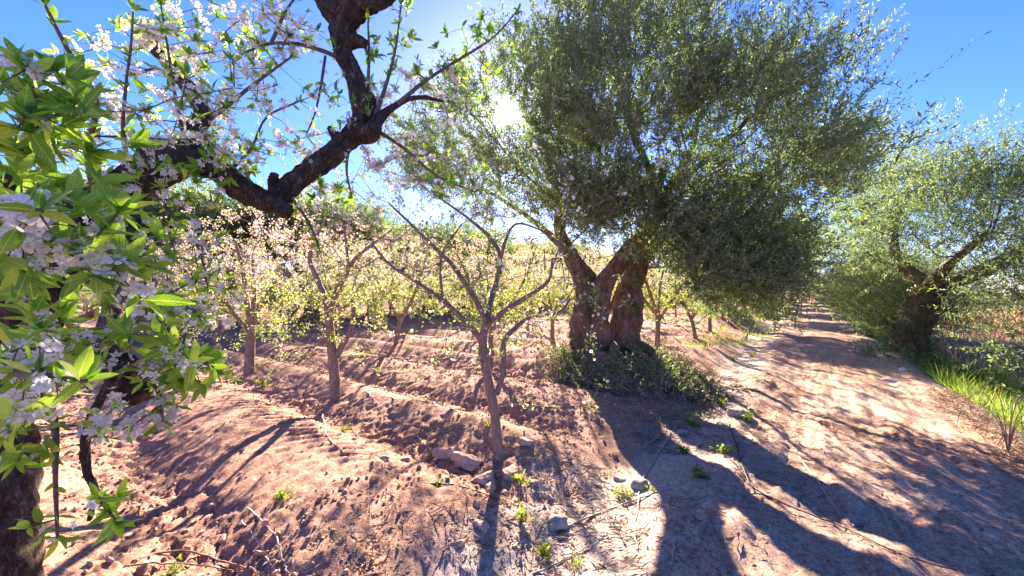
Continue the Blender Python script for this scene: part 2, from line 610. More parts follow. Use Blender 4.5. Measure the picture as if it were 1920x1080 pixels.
def soil_mat():
    m, t, out = new_mat('soil')
    tc = N(t, 'TexCoord')
    at = N(t, 'Attribute', attribute_name='zone')
    sep = N(t, 'SeparateColor')
    t.links.new(at.outputs['Color'], sep.inputs[0])
    n1 = N(t, 'TexNoise', Scale=1.1, Detail=5.0, Roughness=0.6)
    n2 = N(t, 'TexNoise', Scale=22.0, Detail=8.0, Roughness=0.7)
    n3 = N(t, 'TexNoise', Scale=140.0, Detail=4.0, Roughness=0.7)
    for n in (n1, n2, n3): t.links.new(tc.outputs['Object'], n.inputs['Vector'])
    field = ramp(t, n2.outputs[0], [(0.28, (0.185, 0.085, 0.056)), (0.45, (0.385, 0.205, 0.14)), (0.7, (0.54, 0.315, 0.225))])
    head = ramp(t, n2.outputs[0], [(0.28, (0.25, 0.19, 0.16)), (0.45, (0.44, 0.34, 0.295)), (0.72, (0.58, 0.475, 0.42))])
    mp = N(t, 'Mapping'); mp.inputs['Rotation'].default_value = (0, 0, math.atan2(PU[0], PU[1])); mp.vector_type = 'POINT'
    ms = N(t, 'Mapping'); ms.inputs['Scale'].default_value = (9.0, 0.9, 3.0)
    t.links.new(tc.outputs['Object'], mp.inputs['Vector']); t.links.new(mp.outputs[0], ms.inputs['Vector'])
    n5 = N(t, 'TexNoise', Scale=1.6, Detail=7.0, Roughness=0.68)
    t.links.new(ms.outputs[0], n5.inputs['Vector'])
    tm = N(t, 'Math', operation='MULTIPLY_ADD'); tm.inputs[1].default_value = 0.5
    th = N(t, 'Math', operation='MULTIPLY'); th.inputs[1].default_value = 0.5
    t.links.new(n2.outputs[0], th.inputs[0]); t.links.new(n5.outputs[0], tm.inputs[0]); t.links.new(th.outputs[0], tm.inputs[2])
    track = ramp(t, tm.outputs[0], [(0.36, (0.13, 0.065, 0.045)), (0.44, (0.34, 0.18, 0.115)), (0.51, (0.47, 0.27, 0.175)), (0.62, (0.6, 0.41, 0.3))])
    dirt = ramp(t, n2.outputs[0], [(0.25, (0.11, 0.085, 0.05)), (0.75, (0.22, 0.18, 0.11))])
    def mixc(fac, a, b):
        mx = N(t, 'MixRGB'); t.links.new(fac, mx.inputs['Fac']); t.links.new(a, mx.inputs['Color1']); t.links.new(b, mx.inputs['Color2'])
        return mx.outputs[0]
    c = mixc(sep.outputs[0], head, field)
    c = mixc(sep.outputs[1], c, track)
    c = mixc(sep.outputs[2], c, dirt)
    hs = N(t, 'HueSaturation')
    mr = N(t, 'MapRange'); mr.inputs['From Min'].default_value = .3; mr.inputs['From Max'].default_value = .7
    mr.inputs['To Min'].default_value = 0.78; mr.inputs['To Max'].default_value = 1.2
    t.links.new(n1.outputs[0], mr.inputs['Value']); t.links.new(mr.outputs[0], hs.inputs['Value'])
    gv = N(t, 'TexVoronoi', Scale=75.0)
    t.links.new(tc.outputs['Object'], gv.inputs['Vector'])
    gs = N(t, 'SeparateColor'); t.links.new(gv.outputs['Color'], gs.inputs[0])
    g1 = N(t, 'MapRange'); g1.inputs['To Min'].default_value = 0.72; g1.inputs['To Max'].default_value = 1.22
    t.links.new(gs.outputs[0], g1.inputs['Value'])
    g2 = N(t, 'MapRange'); g2.inputs['From Min'].default_value = .3; g2.inputs['From Max'].default_value = .68; g2.inputs['To Min'].default_value = 0.5; g2.inputs['To Max'].default_value = 1.3
    t.links.new(n3.outputs[0], g2.inputs['Value'])
    g3 = N(t, 'Math', operation='MULTIPLY'); t.links.new(g1.outputs[0], g3.inputs[0]); t.links.new(g2.outputs[0], g3.inputs[1])
    gm = N(t, 'VectorMath', operation='SCALE'); t.links.new(c, gm.inputs[0]); t.links.new(g3.outputs[0], gm.inputs['Scale'])
    t.links.new(gm.outputs[0], hs.inputs['Color'])
    bs = N(t, 'BsdfPrincipled', Roughness=0.95)
    bs.inputs['Specular IOR Level'].default_value = 0.1
    t.links.new(hs.outputs[0], bs.inputs['Base Color'])
    v1 = N(t, 'TexVoronoi', Scale=38.0); v1.inputs['Randomness'].default_value = 1.0
    wp = N(t, 'MixRGB'); wp.inputs['Fac'].default_value = 0.08
    t.links.new(tc.outputs['Object'], wp.inputs['Color1']); t.links.new(n2.outputs['Color'], wp.inputs['Color2'])
    t.links.new(wp.outputs[0], v1.inputs['Vector'])
    inv = N(t, 'Math', operation='MULTIPLY'); inv.inputs[1].default_value = -1.0
    t.links.new(v1.outputs['Distance'], inv.inputs[0])
    vm = N(t, 'Math', operation='MULTIPLY')
    t.links.new(inv.outputs[0], vm.inputs[0]); t.links.new(sep.outputs[0], vm.inputs[1])
    b0 = N(t, 'Bump', Strength=0.35, Distance=0.015); b1 = N(t, 'Bump', Strength=0.5, Distance=0.02); b2 = N(t, 'Bump', Strength=0.8, Distance=0.008)
    t.links.new(vm.outputs[0], b0.inputs['Height'])
    t.links.new(n2.outputs[0], b1.inputs['Height']); t.links.new(n3.outputs[0], b2.inputs['Height'])
    t.links.new(b0.outputs[0], b1.inputs['Normal']); t.links.new(b1.outputs[0], b2.inputs['Normal']); t.links.new(b2.outputs[0], bs.inputs['Normal'])
    t.links.new(bs.outputs[0], out.inputs['Surface'])
    return m


PLUM_STOPS = [(0, (0.085, 0.18, 0.03)), (0.5, (0.14, 0.26, 0.045)), (0.8, (0.2, 0.32, 0.055)), (1, (0.3, 0.38, 0.08))]
M = {}
M['soil'] = soil_mat()
M['plum_leaf'] = leaf_mat('plum_leaf', PLUM_STOPS, (2.6, 2.5, 1.0), 0.58, 0.38, 0.5, per='object', veins=True)
M['plum_leaves'] = leaf_mat('plum_leaves', PLUM_STOPS, (2.6, 2.5, 1.0), 0.58, 0.38, 0.5)
M['young_leaves'] = leaf_mat('young_leaves', [(0, (0.12, 0.19, 0.04)), (0.6, (0.18, 0.25, 0.055)), (1, (0.28, 0.32, 0.1))], (1.7, 1.6, 0.95), 0.45, 0.45, 0.3)
M['petal'] = leaf_mat('petal', [(0, (0.8, 0.76, 0.74)), (1, (0.86, 0.84, 0.82))], (1.0, 0.97, 0.93), 0.5, 0.6, 0.2, per='object')
M['petals'] = leaf_mat('petals', [(0, (0.8, 0.74, 0.72)), (1, (0.86, 0.84, 0.82))], (1.0, 0.97, 0.93), 0.5, 0.6, 0.2)
M['petals_pink'] = leaf_mat('petals_pink', [(0, (0.6, 0.42, 0.4)), (0.5, (0.7, 0.56, 0.53)), (1, (0.78, 0.72, 0.68))], (0.9, 0.82, 0.78), 0.4, 0.6, 0.2)
M['stamen'] = plain_mat('stamen', [(0.3, (0.55, 0.5, 0.15)), (0.7, (0.75, 0.7, 0.35))], 300, 0.7, 0)
M['olive_leaves'] = leaf_mat('olive_leaves', [(0, (0.055, 0.092, 0.042)), (0.55, (0.09, 0.137, 0.064)), (0.88, (0.135, 0.18, 0.08)), (1, (0.23, 0.25, 0.11))],
                             (2.2, 2.25, 1.25), 0.42, 0.5, 0.32, under=(0.25, 0.28, 0.2))
M['ivy_leaves'] = leaf_mat('ivy_leaves', [(0, (0.03, 0.055, 0.015)), (1, (0.08, 0.12, 0.035))], (2.0, 2.0, 0.8), 0.3, 0.35, 0.5)
M['grass'] = leaf_mat('grass', [(0, (0.06, 0.12, 0.025)), (0.6, (0.1, 0.17, 0.035)), (0.85, (0.2, 0.24, 0.07)), (1, (0.4, 0.35, 0.17))], (2.0, 2.0, 0.9), 0.5, 0.5, 0.3)
M['dry_grass'] = leaf_mat('dry_grass', [(0, (0.34, 0.22, 0.15)), (0.6, (0.5, 0.34, 0.24)), (1, (0.6, 0.45, 0.32))], (1.1, 0.95, 0.8), 0.4, 0.7, 0.1)
M['weed'] = leaf_mat('weed', [(0, (0.12, 0.2, 0.03)), (0.7, (0.22, 0.29, 0.05)), (1, (0.34, 0.34, 0.08))], (2.0, 1.9, 0.8), 0.5, 0.5, 0.2)
M['dry_leaf'] = leaf_mat('dry_leaf', [(0, (0.12, 0.09, 0.06)), (0.5, (0.25, 0.19, 0.13)), (1, (0.42, 0.34, 0.26))], (1, 0.9, 0.8), 0.2, 0.7, 0.2)
M['bark_plum'] = bark_mat('bark_plum', (0.045, 0.028, 0.022), (0.19, 0.13, 0.1), 30, 1.0, 0.4)
M['bark_sapling'] = bark_mat('bark_sapling', (0.15, 0.1, 0.08), (0.36, 0.265, 0.225), 30, 0.6, 0.5)
M['bark_olive'] = bark_mat('bark_olive', (0.07, 0.042, 0.03), (0.34, 0.215, 0.15), 13, 1.0, 0.3, moss=(0.1, 0.1, 0.045))
M['twig'] = plain_mat('twig', [(0.3, (0.09, 0.06, 0.045)), (0.7, (0.2, 0.14, 0.1))], 60, 0.8, 0.2)
M['pale_stick'] = plain_mat('pale_stick', [(0.3, (0.33, 0.26, 0.21)), (0.7, (0.55, 0.46, 0.39))], 40, 0.8, 0.3)
M['brown_stick'] = plain_mat('brown_stick', [(0.3, (0.14, 0.085, 0.06)), (0.7, (0.28, 0.18, 0.13))], 40, 0.8, 0.3)
M['hose'] = plain_mat('hose', [(0.3, (0.03, 0.025, 0.022)), (0.7, (0.07, 0.055, 0.05))], 30, 0.6, 0.1)
M['stone'] = plain_mat('stone', [(0.3, (0.24, 0.2, 0.165)), (0.7, (0.42, 0.36, 0.3))], 14, 0.9, 0.4)
M['white_stone'] = plain_mat('white_stone', [(0.3, (0.55, 0.53, 0.5)), (0.7, (0.75, 0.73, 0.7))], 14, 0.8, 0.3)
M['clod'] = plain_mat('clod', [(0.2, (0.2, 0.12, 0.085)), (0.5, (0.35, 0.22, 0.16)), (0.85, (0.5, 0.34, 0.26))], 30, 0.95, 0.6, per='island')


# ------------------------------------------------------------------ ground: one sheet to the horizon
def axis_lines(lo, hi, step, far_lo, far_hi, g=1.06):
    mid = list(np.arange(lo, hi, step))
    a = []; s = step; x = hi
    while x < far_hi:
        a.append(x); s *= g; x += s
    b = []; s = step; x = lo - step
    while x > far_lo:
        b.append(x); s *= g; x -= s
    return np.array(b[::-1] + mid + a)


def make_ground():
    us = axis_lines(0.2, 5.6, 0.025, -120, 600, 1.055)
    vs = axis_lines(-2.4, 6.2, 0.025, -600, 600, 1.055)
    U, Vv = np.meshgrid(us, vs, indexing='ij')
    Z = ground(U, Vv)
    X, Y = uv2xy(U, Vv)
    nu, nv = len(us), len(vs)
    i = np.arange(nu - 1)[:, None]; j = np.arange(nv - 1)[None, :]
    a = i * nv + j
    Fq = np.stack([a, a + nv, a + nv + 1, a + 1], -1).reshape(-1, 4)
    mb = MB(); mb.add(np.stack([X, Y, Z], -1).reshape(-1, 3), Fq)
    o = mb.build('ground', M['soil'], smooth=True)
    o['kind'] = 'structure'
    me = o.data
    nse = fbm(U * 1.3, Vv * 1.3, 91, 3)
    f = sstep(1.15, 1.8, Vv + 0.8 * nse)
    tr = sstep(1.0, 0.5, Vv + 0.3 * nse) * sstep(-2.1, -1.6, Vv + 0.3 * nse) * (0.75 + 0.5 * nse)
    di = sstep(-1.7, -2.2, Vv + 0.3 * nse)
    c = np.stack([f, np.clip(tr, 0, 1), di, np.ones_like(f)], -1).reshape(-1, 4).astype(np.float32)
    at = me.color_attributes.new('zone', 'FLOAT_COLOR', 'POINT')
    at.data.foreach_set('color', c.ravel())
    return o


make_ground()


# ------------------------------------------------------------------ branching
def join_tree(nodes, plen, par, attr, bf=0.35, jit=0.06, seg=0.35, rng=RNG, sag=0.0):
    """connect attractor points one by one to the cheapest existing node; returns arrays"""
    P = [np.array(p) for p in nodes]; L = list(plen); PA = list(par)
    arr = np.zeros((len(P) + len(attr) * 6, 3)); la = np.zeros(len(arr)); n = len(P)
    arr[:n] = P; la[:n] = L
    tips = []
    c = arr[:n].mean(0)
    d0 = np.array([np.min(np.linalg.norm(arr[:n] - a, axis=1)) for a in attr])
    for k in np.argsort(d0):
        a = attr[k]
        d = np.linalg.norm(arr[:n] - a, axis=1)
        j = int(np.argmin(d + bf * la[:n]))
        m = min(5, max(1, int(d[j] / seg)))
        p0 = arr[j].copy(); prev = j
        for s in range(1, m + 1):
            t = s / m
            q = p0 * (1 - t) + a * t
            if s < m: q = q + rng.normal(size=3) * jit * d[j] + np.array([0, 0, sag * d[j] * math.sin(math.pi * t)])
            if n >= len(arr): break
            arr[n] = q; la[n] = la[prev] + np.linalg.norm(q - arr[prev]); PA.append(prev); prev = n; n += 1
        tips.append(prev)
    return arr[:n].copy(), np.array(PA), tips


def emit_branches(mb, P, par, nskel, r_tip=0.004, ex=2.3, nside=5, rmax=0.2):
    n = len(P)
    kids = [[] for _ in range(n)]
    for i in range(n):
        if par[i] >= 0: kids[par[i]].append(i)
    R = np.zeros(n)
    for i in range(n - 1, -1, -1):
        R[i] = r_tip if not kids[i] else min(rmax, sum(R[k] ** ex for k in kids[i]) ** (1 / ex))
    done = np.zeros(n, bool)
    for i in range(nskel, n):
        if done[i]: continue
        ch = [i]; done[i] = True
        while True:
            ks = [k for k in kids[ch[-1]] if not done[k]]
            if not ks: break
            b = max(ks, key=lambda k: R[k]); done[b] = True; ch.append(b)
        p = par[ch[0]]
        pts = [P[p]] + [P[k] for k in ch]; rr = [R[ch[0]]] + [R[k] for k in ch]
        rr[-1] *= 0.6
        tube(mb, np.array(pts), np.array(rr), nside if rr[0] > 0.012 else 4, cap=False)
    return R


def skeleton(paths, per=4):
    """paths: list of rows (x,y,z,r); returns tubes (P,R) and node lists for join_tree"""
    tubes = []; nodes = []; par = []; plen = []
    for pth in paths:
        S = spline(np.array(pth), per)
        tubes.append((S[:, :3], np.maximum(S[:, 3], 0.002)))
        first = True
        for k, row in enumerate(S):
            if first:
                if nodes:
                    d = np.linalg.norm(np.array(nodes) - row[:3], axis=1); j = int(np.argmin(d))
                    par.append(j); plen.append(plen[j] + d[j])
                else:
                    par.append(-1); plen.append(0.0)
                first = False
            else:
                par.append(len(nodes) - 1); plen.append(plen[-1] + np.linalg.norm(row[:3] - nodes[-1]))
            nodes.append(row[:3])
    return tubes, nodes, par, plen


# ------------------------------------------------------------------ olive trees
def olive_shoots(mb, tips, center, n_shoots, n_leaf, L=(0.28, 0.55), leaf=(0.05, 0.075), spread=0.28, up=0.45, rng=RNG, twig_mb=None, droop=0.0, gap=None):
    T = np.repeat(tips, n_shoots, axis=0)
    n = len(T)
    base = T + rng.normal(size=(n, 3)) * spread
    lean = np.repeat(rng.normal(size=(len(tips), 3)) * .4, n_shoots, axis=0)
    d = norm(norm(base - center) * 0.7 + np.array([0, 0, up]) + lean + rng.normal(size=(n, 3)) * 0.38)
    if gap is not None:
        qx, qy = proj(base + d * .2)
        ok = np.hypot(qx - gap[0], qy - gap[1]) > gap[2] * (1 + .25 * np.sin(np.arctan2(qy - gap[1], qx - gap[0]) * 3))
        base, d = base[ok], d[ok]; n = len(base)
    ln = rng.uniform(L[0], L[1], n)
    bend = rng.normal(size=(n, 3)) * 0.12 + np.array([0, 0, -droop])
    k = np.arange(n_leaf)
    t = (k + 0.5) / n_leaf
    pos = base[:, None, :] + d[:, None, :] * (t[None, :, None] * ln[:, None, None]) + bend[:, None, :] * (t ** 2)[None, :, None] * ln[:, None, None]
    pos = pos.reshape(-1, 3)
    dd = np.repeat(d, n_leaf, axis=0)
    side = norm(np.cross(dd, rng.normal(size=(n, 3)).repeat(n_leaf, axis=0)))
    sgn = np.tile(np.where(k % 2 == 0, 1.0, -1.0), n)[:, None]
    alt = np.tile((k // 2) % 2, n)[:, None]
    side2 = np.cross(dd, side)
    sd = np.where(alt == 0, side, side2) * sgn
    ld = norm(dd * 0.75 + sd * 0.7 + rng.normal(size=sd.shape) * 0.22)
    fr = frames(ld, up=norm(rng.normal(size=ld.shape) * 0.6 + [0, 0, 1]))
    sz = rng.uniform(leaf[0], leaf[1], len(pos))
    scatter(mb, OLIVE_V, OLIVE_F, pos, fr, sz)
    if twig_mb is not None:
        a = base; b = base + d * ln[:, None] + bend * ln[:, None]
        x = norm(np.cross(d, [0.3, 0.2, 1.0])) * 0.0022
        V = np.stack([a - x, a + x, b], 1).reshape(-1, 3)
        twig_mb.add(V, (np.arange(n) * 3)[:, None] + np.arange(3)[None])


def suckers(mb, pos, r, n, h=(0.15, 0.5), leaf=(0.035, 0.06), rng=RNG, zfun=None):
    """short leafy shoots sprouting round a trunk foot"""
    a = rng.uniform(0, 2 * math.pi, n); rr = r * np.sqrt(rng.uniform(0.15, 1.0, n))
    b = np.stack([pos[0] + rr * np.cos(a), pos[1] + rr * np.sin(a), np.zeros(n)], 1)
    b[:, 2] = gz(b[:, 0], b[:, 1], False) - 0.02
    d = norm(np.stack([np.cos(a) * 0.7, np.sin(a) * 0.7, np.full(n, 0.7)], 1) + rng.normal(size=(n, 3)) * 0.5)
    ln = rng.uniform(h[0], h[1], n)
    nl = 14
    t = (np.arange(nl) + 0.5) / nl
    p = (b[:, None] + d[:, None] * (t[None, :, None] * ln[:, None, None])).reshape(-1, 3)
    ld = norm(np.repeat(d, nl, 0) * 0.5 + rng.normal(size=(n * nl, 3)) * 0.6)
    scatter(mb, OLIVE_V * [1.5, 1, 1], OLIVE_F, p, frames(ld, up=rng.normal(size=ld.shape)), rng.uniform(leaf[0], leaf[1], n * nl))


def ivy(mb, paths, n, size=(0.04, 0.07), off=1.12, side=None, rng=RNG):
    for S in paths:
        S = spline(np.array(S), 6)
        k = rng.integers(0, len(S), n)
        a = sph_dirs(n, rng)
        if side is not None: a = norm(a + np.array(side))
        a[:, 2] *= 0.3; a = norm(a)
        p = S[k, :3] + a * (S[k, 3] * rng.uniform(0.95, off, n))[:, None] + rng.normal(size=(n, 3)) * 0.02
        ld = norm(a * 0.5 + rng.normal(size=(n, 3)) * 0.6 - [0, 0, 0.3])
        scatter(mb, SMALL_V * [1.6, 1, 1], SMALL_F, p, frames(ld, up=a), rng.uniform(size[0], size[1], n))


def inside(poly, x, y):
    c = False; n = len(poly); j = n - 1
    for i in range(n):
        xi, yi = poly[i]; xj, yj = poly[j]
        if (yi > y) != (yj > y) and x < (xj - xi) * (y - yi) / (yj - yi) + xi: c = not c
        j = i
    return c


def big_olive():
    rng = np.random.default_rng(11)
    bx, by = uv2xy(6.85, 2.75)
    bz = float(gz(bx, by, False))
    root = empty('olive_tree', (bx, by, bz), 'huge old olive with forked trunks and wide crown beside the track, sun shining through it', 'tree', 'old olive trees')
    D = by
    def s(x, y, r, d=0.0): return (*px(x, y, D + d), r)
    left_stem = [s(1112, 720, .42, -.1), s(1110, 670, .34), s(1106, 615, .29), s(1106, 565, .29), s(1093, 520, .2, .1), s(1072, 480, .15, .2), s(1050, 430, .085, .3), s(1046, 360, .055, .3), s(1020, 280, .03, .4)]
    mid_limb = [s(1114, 595, .22), s(1128, 545, .19, -.1), s(1150, 505, .165, -.2), s(1187, 462, .14, -.3), s(1232, 410, .085, -.4), s(1256, 350, .06, -.4), s(1300, 270, .04, -.3), s(1310, 180, .02, -.2)]
    right_stem = [s(1168, 720, .34, .1), s(1170, 655, .26, .1), s(1172, 600, .235, .15), s(1176, 555, .23, .2), s(1187, 515, .19, .3), s(1210, 475, .155, .4), s(1245, 440, .11, .6), s(1300, 412, .07, .8), s(1370, 360, .05, .6), s(1450, 320, .025, .2)]
    back_limb = [s(1098, 540, .13, .2), s(1076, 490, .1, .6), s(1020, 430, .06, 1.1), s(950, 380, .04, 1.5), s(880, 340, .025, 1.6)]
    up_limb = [s(1232, 410, .075, -.4), s(1222, 330, .06, -.5), s(1180, 230, .045, -.4), s(1180, 120, .03, -.2), s(1150, 20, .02, 0)]
    up2 = [s(1052, 430, .07, .3), s(1076, 330, .05, .6), s(1082, 220, .035, .9), s(1100, 110, .02, .9)]
    right2 = [s(1258, 350, .06, -.4), s(1340, 285, .045, -.7), s(1430, 200, .03, -1.0), s(1520, 150, .015, -1.1)]
    paths = [left_stem, mid_limb, right_stem, back_limb, up_limb, up2, right2]
    names = ['trunk', 'limb', 'trunk', 'limb', 'limb', 'limb', 'limb']
    tubes, nodes, par, plen = skeleton(paths, 6)
    for k, ((P, R), nm) in enumerate(zip(tubes, names)):
        mb = MB(); S_ = spline(np.column_stack([P[::2], R[::2]]), 6); tube(mb, S_[:, :3], S_[:, 3], 36, bump=0.3 if nm == 'trunk' else 0.2, seed=k + 3, freq=3.0, flute=.3 if nm == 'trunk' else .12)
        mb.build(nm, M['bark_olive'], root)
    # root flare
    mb = MB()
    for k in range(9):
        a = k * 0.7 + 0.2
        q0 = np.array([bx, by, bz]) + np.array([math.cos(a) * .2, math.sin(a) * .2, .2])
        q1 = np.array([bx + math.cos(a) * .55, by + math.sin(a) * .55, bz + .1]); q2 = np.array([bx + math.cos(a) * .95, by + math.sin(a) * .95, bz - .25])
        S = spline(np.array([(*q0, .1), (*q1, .09), (*q2, .05)]), 5)
        tube(mb, S[:, :3], S[:, 3], 10, .2, k)
    mb.build('root_flare', M['bark_olive'], root)
    poly = [(755, 300), (790, 215), (850, 150), (930, 130), (985, 60), (1005, -20), (1050, -90), (1200, -130), (1330, -90), (1370, 0), (1440, 30), (1475, 60), (1500, 110), (1580, 110), (1640, 80),
            (1660, 110), (1620, 160), (1570, 225), (1640, 260), (1655, 310), (1600, 370), (1550, 430), (1505, 500), (1480, 560), (1400, 580), (1300, 560), (1240, 490), (1150, 440), (1060, 440), (990, 410), (930, 420), (860, 385), (780, 380), (745, 340)]
    pts = []; cl = []
    poly = [(x if x < 1420 else 1420 + (x - 1420) * .8, y) for x, y in poly]
    while len(cl) < 74:
        x = rng.uniform(740, 1690); y = rng.uniform(-130, 560)
        if inside(poly, x, y) and all(math.hypot(x - a, y - b) > 46 for a, b in cl): cl.append((x, y))
    while len(pts) < 700:
        cx_, cy_ = cl[rng.integers(0, len(cl))]
        x = cx_ + rng.normal() * 21; y = cy_ + rng.normal() * 17
        if not inside(poly, x, y): continue
        # open windows in the crown
        if x < 900 and rng.random() < .45: continue
        if x > 1350 and y < 400 and rng.random() < .5: continue
        if ((x - 1395) / 60) ** 2 + ((y - 15) / 55) ** 2 < 1: continue
        if ((x - 955) / 60) ** 2 + ((y - 260) / 90) ** 2 < 1 and rng.random() < .45: continue
        if ((x - 1010) / 70) ** 2 + ((y - 390) / 60) ** 2 < 1 and rng.random() < .75: continue
        if ((x - 1545) / 50) ** 2 + ((y - 380) / 90) ** 2 < 1 and rng.random() < .6: continue
        if ((x - 950) / 24) ** 2 + ((y - 212) / 24) ** 2 < 1: continue
        ex = (x - 1220) / 470.0; ey = (y - 230) / 370.0
        hw = 2.3 * math.sqrt(max(0.08, 1 - min(1, ex * ex * .8 + ey * ey * .8)))
        dd = D + rng.uniform(-1, 1) ** 3 * 0.0 + rng.uniform(-1, 1) * hw + (-.5 if x > 1400 else .1)
        if y > 330 and x > 1130:
            dd = D + rng.uniform(-1.7, .1)
            if rng.random() < .35: continue
        elif x > 1150: dd -= .4
        pts.append(px(x, y, dd))
    for (cx, cy, rx, ry, n_, d0, d1) in ((1395, 480, 100, 80, 60, -1.7, -.1), (1300, 420, 90, 90, 16, -1.5, 0), (850, 310, 80, 70, 14, .2, 2.2), (1550, 330, 50, 60, 20, -.8, .6), (1390, 350, 80, 60, 14, -1.6, .2), (1480, 420, 50, 60, 14, -1.5, .2), (1190, 375, 110, 60, 60, -1.1, .3), (1070, 385, 70, 60, 26, -.7, .6)):
        for _ in range(n_):
            a = rng.uniform(0, 6.283); r = math.sqrt(rng.uniform(0, 1))
            pts.append(px(cx + rx * r * math.cos(a), cy + ry * r * math.sin(a), D + rng.uniform(d0, d1)))
    pts = np.array(pts)
    P, PA, tips = join_tree(nodes, plen, par, pts, bf=0.3, rng=rng, jit=0.07, seg=0.4)
    mb = MB(); emit_branches(mb, P, PA, len(nodes), r_tip=0.006, rmax=.1); 
    mb.build('branches', M['bark_olive'], root, kind='stuff')
    fol = MB(); tw = MB()
    TP = P[tips]; qx, qy = proj(TP)
    olive_shoots(fol, TP, np.array([bx + .3, by, 2.6]), 13, 26, rng=rng, twig_mb=tw, up=.4, leaf=(.055, .09), L=(.28, .55), spread=.22, gap=(950, 212, 27))
    olive_shoots(fol, TP[(qx > 1380) & (qy < 330)], np.array([bx - 1.5, by, 2.2]), 2, 40, rng=rng, twig_mb=tw, up=.3, leaf=(.05, .08), L=(.7, 1.15), spread=.1)
    fol.build('foliage', M['olive_leaves'], root, smooth=False, kind='stuff')
    tw.build('twigs', M['twig'], root, smooth=False, kind='stuff')
    # shoots hanging round the limbs and at the foot
    sk = MB(); suckers(sk, (bx - .05, by - .3), 1.15, 700, (0.15, 0.45), rng=rng)
    suckers(sk, (bx + .6, by - .7), .7, 380, (0.12, 0.35), rng=rng)
    sk.build('foot_shoots', M['olive_leaves'], root, smooth=False, kind='stuff')
    dk = MB(); suckers(dk, (bx, by - .35), 1.25, 620, (.12, .42), rng=rng); suckers(dk, (bx + .75, by - .75), .75, 260, (.1, .3), rng=rng)
    dk.build('dry_foot_shoots', M['dry_leaf'], root, smooth=False, kind='stuff')
    ft = MB()
    for k in range(150):
        a = rng.uniform(0, 6.283); r = 1.3 * math.sqrt(rng.uniform(.1, 1))
        x_, y_ = bx + .2 + r * math.cos(a), by - .35 + r * math.sin(a)
        b_ = np.array([x_, y_, float(gz(x_, y_, False)) - .03])
        d_ = norm(np.array([math.cos(a) * .8, math.sin(a) * .8, rng.uniform(.1, 1.3)]) + rng.normal(size=3) * .35); l_ = rng.uniform(.25, .75)
        S_ = spline(np.array([b_, b_ + d_ * l_ * .5 + rng.normal(size=3) * .04, b_ + d_ * l_ + np.array([0, 0, -.12 * l_])]), 3)
        tube(ft, S_, np.linspace(.006, .002, len(S_)), 4, cap=False)
    ft.build('foot_twigs', M['brown_stick'], root, kind='stuff')
    iv = MB(); ivy(iv, [right_stem[:6]], 700, side=(.9, -.2, 0), rng=rng); ivy(iv, [left_stem[3:7], mid_limb[1:6]], 260, (.03, .055), 1.35, rng=rng)
    iv.build('climbing_leaves', M['ivy_leaves'], root, smooth=False, kind='stuff')
    return root


